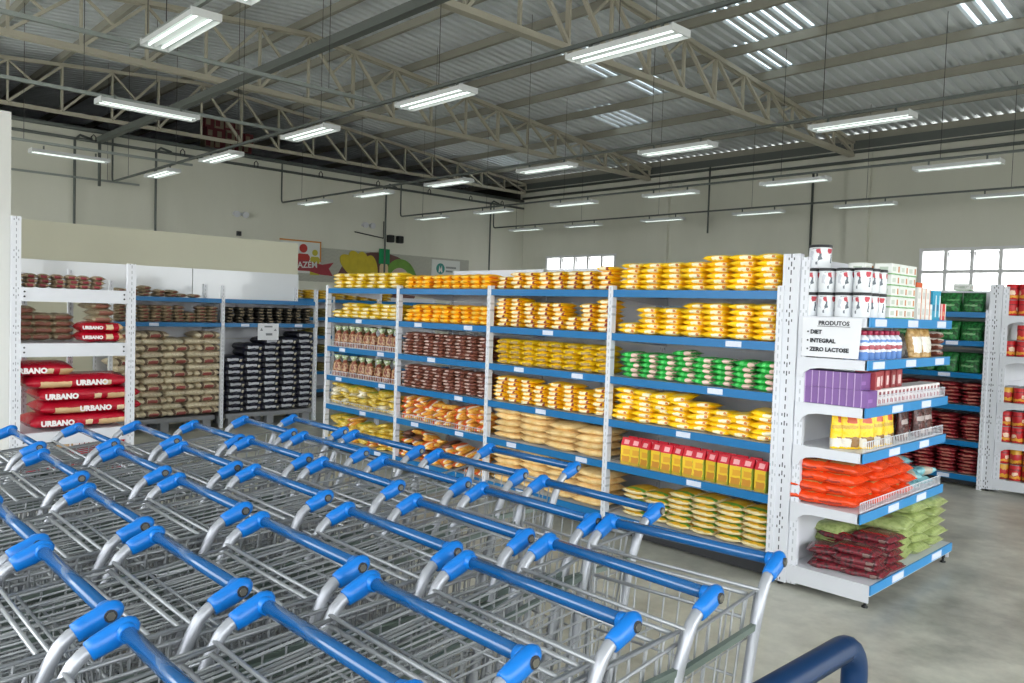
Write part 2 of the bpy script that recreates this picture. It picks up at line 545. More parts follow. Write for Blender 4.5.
ROWS = [(-1.55, [-6.0, -4.15, -1.3], 'rail row over the near carts'),
        (1.5, [-14.9, -12.1, -9.0, -6.0, -3.1, -.3], 'rail row over the long gondola'),
        (5.7, [-16.2, -13.6, -10.9, -8.15, -5.4, -2.62, .2], 'third rail row from the front'),
        (9.4, [-16.2, -13.6, -10.8, -8.1, -5.35, -2.62, .2], 'fourth rail row from the front'),
        (13.05, [-16.1, -13.7, -10.9, -8.1, -5.55, -2.8, 0.1], 'rail row before the back wall')]
ends = {1.5: -17.3, -1.55: -6.7, 5.7: -17.25, 9.4: -17.0, 13.05: -16.9}
for ri, (y, xs, wh) in enumerate(ROWS):
    for i, x in enumerate(xs):
        fixture(x, y, label='white twin-tube ceiling light, %s from left on the %s' % (ORD[i + 1], wh))
    xe = ends[y]
    t = thing('lighting_rail', 'thin grey suspended rail carrying lights, the %s' % wh, 'rail', (0, y, 4.25), group='suspended lighting rails')
    r = MB(); r.box(xe, -.019, -.019, XR, .019, .019)
    r.build('rail_bar', M['rail' if ri == 0 else 'conduit'], t)
    if ri > 0:
        MB().tube([(xe, 0, 0), (xe - .06, 0, .03), (xe - .08, 0, .1), (xe - .08, 0, 1.05 if ri != 4 else .75)], .022, 6).build('riser_pipe', M['conduit'], t)
    x = xe + 1.0
    while x < XR:
        top = roofz(y) - 4.25 + .04
        MB().tube([(x, 0, .01), (x, 0, top)], .005, 4).build('hanger_rod', M['dark'], t)
        x += 2.75
for x, y0, y1, z, wh in ((-6.65, -7.5, 1.5, 4.29, 'nearest the shopping carts'), (-9.3, -7.5, 1.6, 4.29, 'second from the carts'), (-13.5, -7.5, 1.8, 4.25, 'third from the carts'), (-17.4, -7.5, 2.1, 4.25, 'against the left wall')):
    t = thing('cross_rail', 'pale grey suspended rail running across the hall, %s' % wh, 'rail', (x, 0, z), group='suspended cross rails')
    MB().box(-.022, y0, -.022, .022, y1, .022).build('rail_bar', M['rail'], t)
    for k in range(4):
        y = y1 - .7 - k * 2.2
        MB().tube([(0, y, .01), (0, y, roofz(y) - z + .04)], .005, 4).build('hanger_rod', M['dark'], t)
fixture(-8.85, -1.25, 4.1, 'y', 'white twin-tube ceiling light turned across the hall, before the left truss')
fixture(-13.7, -.95, 4.1, 'y', 'slim pale ceiling light turned across the hall, near the left wall')
o = MB().box(-17.3, 1.14, 5.08, XR, 1.26, 5.2).build('cable_tray', M['duct']); tag(o, 'dark grey cable tray slung below the trusses over the cart row', 'cable tray')
o = MB().tube([(-17.3, 1.2, 5.12), (-17.3, 1.2, 4.1)], .035, 8).build('drop_pipe', M['conduit']); tag(o, 'short grey pipe dropping from the end of the cable tray', 'pipe')

def pipe(pts, r, label, group='conduit pipes on the walls', name='conduit_pipe'):
    o = MB().tube(pts, r, 8).build(name, M['conduit'])
    return tag(o, label, 'pipe', group)
yw, xw = YB - .17, XW + .06
pipe([(XW + .1, yw, 5.68), (XR + 1, yw, 5.68)], .04, 'upper grey pipe running along the back wall')
pipe([(XW + .1, yw, 5.45), (XR + 1, yw, 5.45)], .04, 'lower grey pipe running along the back wall')
pipe([(-7.05, YB - .04, 5.33), (-7.05, YB - .04, 0)], .03, 'tall vertical grey pipe on the back wall beside the right window')
pipe([(-9.95, yw - .075, 5.75), (-9.95, yw - .075, 3.9)], .025, 'short vertical pipe on the back wall between the two windows')
pipe([(xw, -7, 5.36), (xw, 14.9, 5.36)], .05, 'thick upper grey pipe along the left wall under the truss')
pipe([(xw + .02, -7, 5.12), (xw + .02, 14.9, 5.12)], .035, 'thinner lower grey pipe along the left wall')
for y, wh in ((.72, 'nearest the white partition'), (2.48, 'second from the white partition'), (9.1, 'beside the round fruit mural'), (13.3, 'near the corner of the hall')):
    pipe([(xw + .1, y + .35, 5.14), (xw + .1, y + .1, 5.2), (xw + .08, y, 5.1), (xw + .08, y, 0)], .028, 'vertical grey pipe down the left wall, %s' % wh)
# pipe hooks
for i, y in enumerate((1.1, 3.1, 5.0, 6.9, 8.8, 10.7, 12.4, 13.8)):
    o = MB().tube([(xw + .09, y - .05, 5.10), (xw + .09, y - .05, 5.2), (xw + .09, y, 5.26), (xw + .09, y + .05, 5.2), (xw + .09, y + .05, 5.10)], .014, 5).build('pipe_hook', M['dark'])
    tag(o, 'small dark pipe hook on the left wall, %s from the white partition' % ORD[i + 1], 'hook', 'pipe hooks on the left wall')
def emergency(y, z, label, mat, dx=.1):
    t = thing('emergency_light', label, 'emergency light', (XW + .02, y, z), group='wall spot lights')
    MB().box(0, -.16, -.03, .06, .16, .03).build('base_plate', mat, t)
    for s in (-1, 1):
        MB().tube([(.05, s * .12, .0), (.1, s * .12, 0), (.2, s * .12, -.02)], [.05, .07, .085], 12).build('lamp_head', mat, t)
emergency(4.6, 3.84, 'small white twin-headed emergency light on the left wall above the logo board', M['white2'])
emergency(8.5, 3.93, 'small white twin-headed emergency light above the fruit mural', M['white2'])
t = thing('twin_spotlight', 'pair of black spotlights on a bracket above the fruit mural', 'spotlight', (XW + .02, 9.1, 3.6))
MB().tube([(.03, -1.0, .1), (.03, 0, .0), (.03, .0, .5)], .018, 6).build('bracket', M['dark'], t)
for s in (.22, .56):
    MB().box(.0, s - .1, -.11, .16, s + .1, .11).build('lamp_head', M['black'], t, bevel=.03)
o = MB().box(XW + .001, 4.56, 3.28, XW + .06, 4.68, 3.4).build('junction_box', M['dark'], bevel=.01); tag(o, 'small dark junction box on the left wall', 'junction box')

# red and white cartons stacked up in the dark attic
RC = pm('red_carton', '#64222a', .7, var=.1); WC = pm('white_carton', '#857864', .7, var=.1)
kx = -18.6
for r in range(3):
    for k in range(5 if r < 2 else 4):
        o = MB().box(-.16, -.12, 0, .16, .12, .27, 0).box(.16, -.1, .05, .165, .02, .2, 1).build('carton', [RC if (k + r) % 3 else WC, WC if (k + r) % 3 else RC], None, (kx + random.uniform(-.03, .03), 4.2 + k * .26 + .05 * (r % 2), 5.421 + .275 * r + .18))
        tag(o, 'red and cream carton in the dark attic, %s from left, %s layer up' % (ORD[k + 1], ORD[r + 1]), 'carton', 'cartons stacked in the attic')
o = MB().box(-.25, -.1, 0, .25, 1.25, .05).box(-.25, -.1, .05, -.18, 1.25, .18).box(.18, -.1, .05, .25, 1.25, .18).box(-.25, -.1, .13, .25, 1.25, .18).build('pallet', M['pallet'], None, (kx, 4.15, 5.4215)); tag(o, 'low pallet carrying the cartons in the dark attic', 'pallet')

# ------------------------------------------------------------------ prints on the left wall
YEL = pm('print_yellow', '#c9b52c', .6, var=.12, scale=6); GRN = pm('print_green', '#6d9b3c', .6, var=.15, scale=5); DGR = pm('print_bottle_green', '#0f8f57', .5)
RND = pm('print_brown', '#6e4a48', .6, var=.12, scale=4); PNK = pm('print_pink', '#c9aeb0', .6); CRM = pm('print_cream', '#d8c2a0', .6)
m = NT('woven_screen'); o_ = m.obj(); sp = m.n('ShaderNodeSeparateXYZ'); m.l(o_, sp.inputs[0])
wv = m.math('FRACT', m.math('ADD', m.math('MULTIPLY', sp.outputs[2], 26), m.math('MULTIPLY', m.math('SINE', m.math('MULTIPLY', sp.outputs[1], 30)), .22)))
m.l(m.mix(m.rng(wv, .0, .42), lin('#b6b6aa'), lin('#a0a199')), m.b.inputs['Base Color']); m.b.inputs['Roughness'].default_value = .7
SCREEN = m.mat
XP = XW + .03
XQ = XP + .001
o = MB().box(XW + .001, 1.75, 2.2, XP, 12.5, 3.16).build('woven_screen', SCREEN); tag(o, 'long grey woven-look screen on the left wall behind the prints', 'wall panel')
t = thing('fruit_mural', 'fruit cut-out print of yellow bananas, bottle and melon on grey screen', 'mural', (XQ, 0, 0))
def ell(cy, cz, ry, rz, a0=0, a1=360, n=28, tilt=0):
    q = []
    for i in range(n + 1):
        a = math.radians(a0 + (a1 - a0) * i / n); x, y = ry * math.cos(a), rz * math.sin(a)
        q.append((cy + x * math.cos(tilt) - y * math.sin(tilt), cz + x * math.sin(tilt) + y * math.cos(tilt)))
    return q[:-1] if a1 - a0 >= 360 else q
MB().prism(ell(9.0, 2.25, 1.45, .92), 'x', 0, .012).build('fruit', RND, t)
for k, (cy, cz, tl) in enumerate(((8.02, 2.70, 2.5), (8.22, 2.74, 2.1), (8.45, 2.70, 1.85), (8.68, 2.6, 1.65))):
    MB().prism(ell(cy, cz, .46, .23, tilt=tl), 'x', .012 + .004 * k, .03 + .004 * k).build('banana', YEL, t)
MB().prism(ell(9.75, 2.3, .62, .72, 0, 180) , 'x', .012, .028).build('melon', GRN, t)
MB().prism(ell(9.72, 2.25, .42, .5, 0, 180), 'x', .028, .034).build('melon_flesh', PNK, t)
MB().prism([(8.98, 2.2), (9.28, 2.2), (9.28, 2.75), (9.22, 2.88), (9.04, 2.88), (8.98, 2.75)], 'x', .03, .045).build('bottle', CRM, t)
MB().prism([(8.94, 2.83), (9.32, 2.83), (9.32, 3.28), (8.94, 3.28)], 'x', .04, .055).build('bottle_cap', DGR, t)
# company board with three figures and a ribbon
OR = pm('print_orange', '#d08a3e', .5); RD = pm('print_red', '#b3352f', .5); LM = pm('print_lime', '#b9b037', .5); MR = pm('print_maroon', '#9c3540', .5); SGW = pm('print_white', '#d9dcd9', .5, var=.01)
t = thing('logo_board', 'white board with three red, orange and lime figures over a maroon ribbon', 'sign', (XQ, 0, 0))
MB().prism([(5.78, 2.42), (7.0, 2.42), (7.0, 3.30), (5.78, 3.30)], 'x', 0, .015).build('board', SGW, t)
MB().prism([(5.76, 3.28), (7.02, 3.28), (7.02, 3.32), (5.76, 3.32)], 'x', .002, .02).prism([(6.98, 2.75), (7.02, 2.75), (7.02, 3.32), (6.98, 3.32)], 'x', .002, .02).build('border', OR, t)
for cy, hz, sc, mt in ((6.47, 3.10, 1.0, RD), (6.83, 3.0, .72, LM), (6.1, 3.0, .72, OR)):
    MB().prism(ell(cy, hz, .12 * sc, .12 * sc), 'x', .015, .022).build('figure_head', mt, t)
    s = .2 * sc
    MB().prism([(cy - s, hz - .62), (cy - s, hz - .22 * sc), (cy - s * .7, hz - .15 * sc), (cy + s * .7, hz - .15 * sc), (cy + s, hz - .22 * sc), (cy + s, hz - .62)], 'x', .015, .022).build('figure_body', mt, t)
rb = [(5.6, 2.70), (6.1, 2.78), (6.6, 2.76), (7.0, 2.68), (7.3, 2.62), (7.42, 2.78), (7.25, 2.45), (7.1, 2.36), (6.9, 2.40), (6.6, 2.48), (6.1, 2.50), (5.6, 2.42)]
MB().prism([(5.6, 2.72), (6.1, 2.79), (6.6, 2.77), (7.05, 2.68), (7.42, 2.76), (7.27, 2.58), (7.4, 2.38), (7.0, 2.40), (6.6, 2.49), (6.1, 2.51), (5.6, 2.44)], 'x', .022, .03).build('ribbon', MR, t)
me = text_mesh('lettering', 'ARMAZÉM', .235, SGW, off=.004)
o = link(me, 'lettering', t, (.032, 6.36, 2.63)); o.rotation_euler = (PI / 2, -.06, PI / 2)
t = thing('round_logo_sign', 'white rectangular sign with a teal round emblem and grey writing', 'sign', (XQ, 0, 0))
MB().prism([(10.95, 2.3), (12.1, 2.3), (12.1, 3.1), (10.95, 3.1)], 'x', 0, .02).build('board', SGW, t)
TL = pm('print_teal', '#2f8d86', .5); GY = pm('print_grey', '#8e9392', .5)
MB().prism(ell(11.3, 2.82, .17, .17), 'x', .02, .026).build('emblem', TL, t)
MB().prism([(11.22, 2.7), (11.25, 2.92), (11.3, 2.8), (11.35, 2.92), (11.38, 2.7), (11.34, 2.7), (11.3, 2.76), (11.26, 2.7)], 'x', .026, .03).build('emblem_mark', SGW, t)
for z, a, c_ in ((2.84, 11.52, 11.94), (2.72, 11.52, 11.8)):
    MB().prism([(a, z), (c_, z), (c_, z + .06), (a, z + .06)], 'x', .02, .024).build('line_mark', GY, t)

# ------------------------------------------------------------------ shelving
def gondola(name, label, loc, rz, nb, w, levels, depth, zpost, zback, cat='shelving', base=True, open_bays=(), rail='blue', tags=True, seed=1, fences=()):
    rnd = random.Random(seed)
    t = thing(name, label, cat, loc, rz)
    for i in range(nb + 1):
        x = i * w
        MB().box(-.02, -.016, 0, .02, .03, zpost).build('upright', M['slotg'], t, (x, 0, 0))
        MB().box(-.02, -.02, 0, .02, .02, zpost + .02).build('rear_upright', M['slotg'], t, (x, depth, 0))
    for i in range(nb):
        x0, x1 = i * w + .021, (i + 1) * w - .021
        if i not in open_bays:
            p = MB()
            for k in range(6):
                z0 = .12 + k * (zback - .12) / 6
                p.box(x0, depth - .012, z0 + .002, x1, depth, z0 + (zback - .12) / 6 - .002)
            p.build('back_panel', M['white2'], t)
        for k, z in enumerate(levels):
            last = base and k == len(levels) - 1
            s = MB()
            s.box(x0, 0, z - .025, x1, depth - .02, z)
            s.box(x0, .0, z - .048, x1, .012, z)
            for q in (x0 + .01, x1 - .022):
                s.prism([(.012, z - .02), (depth - .03, z - .02), (depth - .03, z - .10), (.012, z - .045)], 'x', q, q + .012)
            sh = s.build('shelf', M['white2'], t)
            MB().box(x0 - .004, -.010, z - .05, x1 + .004, -.001, z + .002).build('price_rail', M[rail], sh)
            if tags:
                n = rnd.choice((1, 1, 2))
                for j in range(n):
                    a = x0 + (x1 - x0) * (rnd.uniform(.25, .75) if n == 1 else (.15, .7)[j] + rnd.uniform(0, .1))
                    if k > 0:
                        MB().box(a, -.013, z - .042, a + .11, -.0102, z - .006).build('price_tag', M['tag'], sh)
            if (i, k) in fences:
                wire_fence(sh, x0, x1, -.004, z, .055, 'x')
        if base:
            MB().box(x0, .04, .02, x1, depth - .02, levels[-1] - .05).build('plinth', M['dark'], t)
    return t

def wire_fence(parent, a, b, c, z, h, axis, step=.03):
    f = MB()
    def P(u, v): return (u, c, v) if axis == 'x' else (c, u, v)
    for zz in (z + .008, z + h):
        f.tube([P(a, zz), P(b, zz)], .0028, 4)
    n = int((b - a) / step)
    for i in range(n + 1):
        u = a + (b - a) * i / n
        f.tube([P(u, z + .002), P(u, z + h)], .002, 4, caps=False)
    return f.build('wire_fence', M['white'], parent)

G1L = [1.763, 1.453, 1.143, .833, .523, .155]
gondola('gondola_shelving', 'long white gondola with blue price rails full of bagged food behind the carts', (-5.2, 0, 0), 0, 4, 1.3, G1L, .66, 1.795, 1.97, open_bays=(0,),
        seed=3, fences=((0, 2), (0, 3), (0, 4), (1, 4)))
gondola('gondola_shelving', 'gondola with green bags above dark red bags, behind the end display', (-3.9, 4.1, 0), 0, 3, 1.3, [1.715, 1.435, 1.12, .804, .452, .12], .66, 1.74, 1.95, seed=5)
gondola('rice_shelving', 'blue-railed shelving with pallets of rice and black bags under it', (-7.3, -1.54, 0), PI / 2, 2, 1.3, [1.615, 1.315], .56, 1.78, 1.58, base=False, seed=8)
gondola('gondola_shelving', 'far shelving with yellow bags, glimpsed between rice shelving and long gondola', (-9.5, 1.35, 0), PI / 2, 3, 1.3, [1.665, 1.36, 1.05, .75, .45, .15], .55, 1.72, 1.75, seed=9, tags=False)
# glossy white panels standing behind the rice
o = MB().box(-7.895, -3.6, 1.60, -7.875, -.40, 1.995).build('display_panel', M['gloss']); tag(o, 'glossy white panel above the rice shelf, nearer the red bags', 'panel', 'glossy panels over the rice shelving')
o = MB().box(-7.895, -.39, 1.60, -7.875, 1.1, 1.995).build('display_panel', M['gloss']); tag(o, 'glossy white panel above the rice shelf, over the black bags', 'panel', 'glossy panels over the rice shelving')

def endcap(name, label, loc, levels, zb, W, fences=(), seed=1):
    rnd = random.Random(seed)
    t = thing(name, label, 'end display', loc)
    H = 1.985
    for y in (0.0, W - .05):
        MB().box(-.052, -.003, .02, .052, .05, H).build('upright', M['slotx'], t, (.055, y, 0))
        MB().box(-.025, .012, .02, .025, .04, H - .02).build('bracket_channel', M['slotg'], t, (.135, y, 0))
    p = MB(); n = 6
    for k in range(n):
        z0 = .13 + k * (H - .15) / n
        p.box(.10, .05, z0 + .0025, .115, W - .05, z0 + (H - .15) / n - .0025)
    p.box(.098, .05, .13, .104, W - .05, H - .02)
    p.build('back_panel', M['white2'], t)
    for k, z in enumerate(levels):
        s = MB().box(.115, .012, z - .022, .522, W - .012, z)
        s.box(.512, .0, z - .052, .522, W, z)
        for y in (0, W - .012):
            s.prism([(.115, z), (.522, z), (.522, z - .055), (.25, z - .058), (.195, z - .068), (.165, z - .088), (.15, z - .118), (.115, z - .118)], 'y', y, y + .012)
        sh = s.build('shelf', M['white'], t)
        MB().box(.523, -.004, z - .053, .531, W + .004, z + .002).build('price_rail', M['paleblue'], sh)
        for a in ((.06, .55, 1.05) if k < 2 else (.35 + .1 * rnd.random(), .85)):
            MB().box(.5312, a, z - .047, .534, a + .16, z - .006).build('price_tag', M['tag'], sh)
        if k in fences:
            wire_fence(sh, .02, W - .02, .516, z, .062, 'y', .025)
    b = MB().box(.0, .0, .035, .59, .012, zb).box(.0, W - .012, .035, .59, W, zb).box(.1, .012, zb - .02, .59, W - .012, zb)
    b.prism([(.595, zb), (.605, zb - .005), (.6, zb - .06), (.59, zb - .06), (.59, zb)], 'y', 0, W)
    b.box(.0, -.002, zb - .016, .592, .0, zb - .012)
    bs = b.build('base_shelf', M['white'], t)
    MB().box(.597, -.003, zb - .052, .606, W + .003, zb + .001).build('price_rail', M['paleblue'], bs)
    for a in (.3, .95):
        MB().box(.6062, a, zb - .045, .609, a + .17, zb - .006).build('price_tag', M['tag'], bs)
    for x in (.06, .565):
        for y in (.03, W - .03):
            MB().lathe([(.018, 0), (.018, .008), (.008, .012), (.008, .05)], 10, c=(x, y)).box(x - .006, y - .012, .03, x + .01, y + .012, zb - .02).build('foot', M['black'], bs)
    return t
ECL = [1.618, 1.378, 1.112, .857, .516]
endcap('end_display', 'white end display with pale blue rails holding diet foods, tins and bags', (0, 0, 0), ECL, .135, 1.33, (2, 3, 4), 4)
endcap('end_display', 'white end display stacked with red cans, by the far gondola', (0, 4.1, 0), [1.69, 1.305, .865, .488], .13, 1.33, (), 6)

# ------------------------------------------------------------------ packaging shapes
def sgn(v): return -1 if v < 0 else 1
def bag_mesh(name, L, D, T, mats, seed=0, p=3.4, q=.6, crimp=.012, n=13, m=14, wr=.11, e=2.4, smooth=True, taper=.16):
    """pillow bag lying flat: seams at both ends of x, its long side towards -y"""
    r = random.Random(seed); ph = [r.uniform(0, 6.28) for _ in range(8)]
    b = MB(); rings = []
    us = [math.sin((-1 + 2 * i / (n - 1)) * PI / 2) for i in range(n)]
    prof = [(-L / 2, .02, 1 - taper)] + [(u * (L / 2 - crimp), max((1 - abs(u) ** p), 0) ** q, 1 - taper + taper * (1 - abs(u) ** 2)) for u in us] + [(L / 2, .02, 1 - taper)]
    for i, (x, s, d) in enumerate(prof):
        th = max(s * T / 2, .0025); ring = []
        for k in range(m):
            a = 2 * PI * k / m; ca, sa = math.cos(a), math.sin(a)
            yy = D / 2 * d * sgn(ca) * abs(ca) ** (2 / e); zz = th * sgn(sa) * abs(sa) ** (2 / e)
            w = 1 + wr * s * (math.sin(x * 62 + ph[0] + k * 1.3) * .5 + math.sin(x * 31 + ph[1] - k * .9) * .5 + .6 * math.sin(ph[2] + k * 2.1))
            ring.append((x, yy * (1 + (w - 1) * .35), T / 2 + zz * w))
        rings.append(ring)
    v = [q_ for rg in rings for q_ in rg]; f = []
    for i in range(len(rings) - 1):
        for k in range(m):
            f.append((i * m + k, (i + 1) * m + k, (i + 1) * m + (k + 1) % m, i * m + (k + 1) % m))
    f += [tuple(range(m)), tuple(reversed(range(len(v) - m, len(v))))]
    b.add(v, f, 0, smooth)
    return b.mesh(name, mats)

def pouch_mesh(name, W, H, D, mats, seed=0, n=9, m=14, neck=None):
    """upright pouch: full at the foot, pressed flat at the top seam; neck gathers the top like a tied bag"""
    r = random.Random(seed); ph = [r.uniform(0, 6.28) for _ in range(4)]
    b = MB(); v = []
    zs = [0, .015] + [.06 + .88 * i / (n - 3) for i in range(n - 2)] + [1.0]
    for z in zs:
        w, d = W / 2, D / 2 * (1 - z ** 2.2 * .93)
        if z == 0: w, d = w * .93, d * .9
        if neck:
            if z > neck: 
                g = (z - neck) / (1 - neck); k_ = 1 - .72 * math.sin(min(g * 2.2, 1.57)) + .45 * max(0, g - .5)
                w *= k_; d = max(d, D * .14)
            d = max(d, D * .12)
        for k in range(m):
            a = 2 * PI * k / m; ca, sa = math.cos(a), math.sin(a)
            x = w * sgn(ca) * abs(ca) ** .75; y = d * sgn(sa) * abs(sa) ** .8
            y *= 1 + .12 * math.sin(z * 9 + ph[0] + k) * (1 - z)
            v.append((x, y, z * H))
    f = []
    for i in range(len(zs) - 1):
        for k in range(m):
            f.append((i * m + k, i * m + (k + 1) % m, (i + 1) * m + (k + 1) % m, (i + 1) * m + k))
    f += [tuple(reversed(range(m))), tuple(range(len(v) - m, len(v)))]
    b.add(v, f, 0, True)
    return b.mesh(name, mats)

def box_mesh(name, W, D, H, mats, bev=.0025):
    return MB().box(-W / 2, -D / 2, 0, W / 2, D / 2, H).mesh(name, mats, bev)

RND_ = random.Random(21)
class Frame:
    """a shelf's own axes: x along its front seen from left to right, -y out of the front"""
    def __init__(self, x, y, z=0, rz=0.):
        self.M = Matrix.Translation((x, y, z)) @ Matrix.Rotation(rz, 4, 'Z'); self.rz = rz
    def put(self, me, name, x, y, z, label, cat, group, rz=0., rx=0., ry=0.):
        o = bpy.data.objects.new(name, me); COL.objects.link(o)
        o.location = self.M @ Vector((x, y, z)); o.rotation_euler = (rx, ry, self.rz + rz)
        return tag(o, label, cat, group)

def stacks(fr, variants, name, desc, cat, place, x0, x1, heights, y, z, T, mess=0., gap=.0, tilt=0., yj=.018, step=.86, xs=None, rows=1, rowd=.2, two=''):
    """bags in columns side by side: heights = how many lie in each column, counted from the left"""
    n = len(heights); grp = '%s %s' % (desc, place)
    for c, h in enumerate(heights):
        xc = xs[c] if xs else x0 + (x1 - x0) * (c + .5) / n
        for k in range(h):
            m_ = mess * (.4 + .6 * k / max(h - 1, 1))
            lab = '%s, %s up in %s stack, %s' % (desc, ORD[k + 1], ORD[c + 1], place)
            fr.put(RND_.choice(variants), name, xc + RND_.uniform(-.006, .006) * (1 + 4 * mess), y + RND_.uniform(-yj, yj), z + .002 + k * T * step, lab, cat, grp,
                   RND_.uniform(-1, 1) * (.04 + m_ * .5), RND_.uniform(-1, 1) * tilt * m_, RND_.uniform(-1, 1) * (.015 + tilt * m_))

def vs(name, L, D, T, mat, n=3, **kw):
    return [bag_mesh(name, L * 1.04, D, T * 1.08, [mat], seed=s * 7 + len(name), **kw) for s in range(n)]

# ------------------------------------------------------------------ goods on the long gondola
F1 = Frame(-5.2, 0, 0, 0)
BX = [(i * 1.3 + .035, (i + 1) * 1.3 - .035) for i in range(4)]
BN = ['farthest bay', 'third bay', 'second bay', 'nearest bay']
SN = ['top', 'second', 'third', 'fourth', 'fifth', 'bottom']
def pl(bay, lev): return '%s shelf, %s' % (SN[lev], BN[bay])
Y_ = '#ffcf12'
m_pasta = bagmat('pasta_film', Y_, [({'x': (-.005, .07), 'z': (.010, .034)}, '#fbf0c8'), ({'x': (.045, .066), 'z': (.016, .03)}, '#c8742a'), ({'x': (-.06, .05), 'y': (-.06, .06), 'z': (.036, .1)}, '#f8dc7a')])
m_corn = bagmat('cornmeal_film', '#fcc414', [({'x': (-.03, .05), 'z': (.008, .032)}, '#fbecc2'), ({'x': (.04, .056), 'z': (.010, .03)}, '#8c2a1c')])
m_must = bagmat('corn_flour_film', '#ecc414', [({'x': (-.02, .06), 'z': (.012, .034)}, '#ab8a52')], jitter=.12)
m_tan = bagmat('sugar_film', '#f2d296', [], speck=('#e6bd74', 25, .45, .7), rough=.35)
m_oran = bagmat('noodle_film', '#ffbb14', [({'x': (-.07, -.052)}, '#d8641c'), ({'x': (-.03, .02), 'z': (.01, .04)}, '#f0c65a'), ({'x': (.055, .075)}, '#dd7a20')])
m_brwn = bagmat('bean_film', '#9c6450', [({'x': (-.045, .03), 'z': (.012, .028)}, '#c2a89e'), ({'x': (.02, .04), 'z': (.01, .03)}, '#5a2620')], speck=('#5c3128', 60, .4, .65))
m_snack = bagmat('snack_film', '#e5922a', [({'x': (-.05, .0)}, '#d35a1e'), ({'x': (.0, .03), 'z': (.02, .1)}, '#efe1cf')], speck=('#efc25c', 30, .45, .6))
m_mixd = bagmat('dark_snack_film', '#4a3228', [({'x': (-.02, .05)}, '#6e4636')], speck=('#2c1c18', 30, .45, .6))
m_mixp = bagmat('vegetable_pasta_film', '#b8946c', [], speck=('#7a3a28', 36, .42, .55), rough=.2)
m_yg = bagmat('yellow_green_film', '#d3b024', [({'x': (-.05, .0), 'y': (-.06, .06)}, '#8f9a2c')], speck=('#e2cf83', 26, .5, .62))
m_cream = bagmat('cream_film', '#d9cfae', [({'x': (-.03, .04)}, '#efe8d4')], speck=('#b9a86a', 30, .5, .6))
m_green = bagmat('green_film', '#1fa63f', [({'x': (.028, .068), 'z': (.008, .036)}, '#e6c2b6'), ({'x': (-.03, -.005), 'z': (.01, .05)}, '#57cf6a')], jitter=.12)
m_tall = bagmat('yellow_green_rice_film', '#e4d3a2', [({'x': (-.2, .2), 'y': (-.2, .2), 'z': (.036, .2)}, '#d7a92a'), ({'x': (-.2, .2), 'y': (-.092, -.06), 'z': (.034, .2)}, '#5e9a3a')], jitter=.06)
m_pale = bagmat('pale_yellow_film', '#e8c425', [({'x': (-.02, .06), 'z': (.008, .034)}, '#f0e0b0')])

pasta = vs('pasta_bag', .182, .20, .043, m_pasta)
corn = vs('cornmeal_bag', .15, .2, .039, m_corn)
must = vs('corn_flour_bag', .152, .2, .047, m_must)
tan = vs('sugar_bag', .31, .3, .058, m_tan, p=4, q=.6)
noodle = vs('noodle_bag', .138, .2, .046, m_oran)
bean = vs('bean_packet', .15, .18, .034, m_brwn, p=4, q=.6)
snack = vs('snack_bag', .15, .19, .042, m_snack, wr=.12)
dsnack = vs('snack_bag', .16, .19, .042, m_mixd, wr=.12)
ygb = vs('corn_snack_bag', .16, .19, .042, m_yg, wr=.12)
creamb = vs('cream_snack_bag', .16, .19, .042, m_cream, wr=.12)
green = vs('green_bag', .16, .19, .041, m_green, wr=.1)
tall = vs('rice_packet', .19, .26, .047, m_tall, p=4, q=.6)
pale = vs('flour_bag', .18, .2, .044, m_pale)

def row(var, name, desc, cat, bay, lev, heights, T, a=0., b=1., mess=.18, D=.2, **kw):
    x0, x1 = BX[bay]
    stacks(F1, var, name, desc, cat, pl(bay, lev), x0 + (x1 - x0) * a, x0 + (x1 - x0) * b, heights, D / 2 + .015, G1L[lev], T, mess, **kw)
# nearest bay
row(pasta, 'pasta_bag', 'yellow white-labelled pasta bag', 'food bag', 3, 0, [5, 5, 5, 5, 6, 6, 6], .043, mess=.12, tilt=.1)
row(pasta, 'pasta_bag', 'yellow white-labelled pasta bag', 'food bag', 3, 1, [2, 5, 5, 6, 6, 6, 6], .043, mess=.14, tilt=.1)
row(green, 'green_bag', 'green bag with pinkish label', 'food bag', 3, 2, [5, 5, 5, 6, 5, 5, 5, 5], .041, .04, 1, mess=.22, tilt=.2, D=.19)
row(pasta, 'pasta_bag', 'yellow loosely piled pasta bag', 'food bag', 3, 3, [6, 6, 6, 6, 5, 4, 4, 5], .043, mess=.45, tilt=.3)
row(tall, 'rice_packet', 'cream-sided packet with yellow-green top', 'food packet', 3, 5, [5, 5, 6, 6, 6, 6], .047, .08, 1, mess=.1, D=.26)
# second bay
row(corn, 'cornmeal_bag', 'yellow white-banded cornmeal bag', 'food bag', 2, 0, [3, 4, 4, 4, 4, 4, 4, 5], .039)
row(corn, 'cornmeal_bag', 'yellow white-banded cornmeal bag', 'food bag', 2, 1, [7, 7, 6, 6, 6, 3, 6, 7], .039)
row(must, 'corn_flour_bag', 'mustard yellow flour bag', 'food bag', 2, 2, [5, 5, 5, 5, 5, 5, 5, 5], .047)
row(corn, 'cornmeal_bag', 'yellow white-banded cornmeal bag', 'food bag', 2, 3, [6, 6, 6, 5, 6, 6, 5, 6], .039, mess=.2, tilt=.1)
row(tan, 'sugar_bag', 'long tan sugar bag', 'food bag', 2, 4, [5, 5, 4, 4], .058, mess=.25, D=.3, tilt=.1)
row(tan, 'sugar_bag', 'long tan sugar bag', 'food bag', 2, 5, [6, 6, 5, 5], .058, mess=.25, D=.3, tilt=.1)
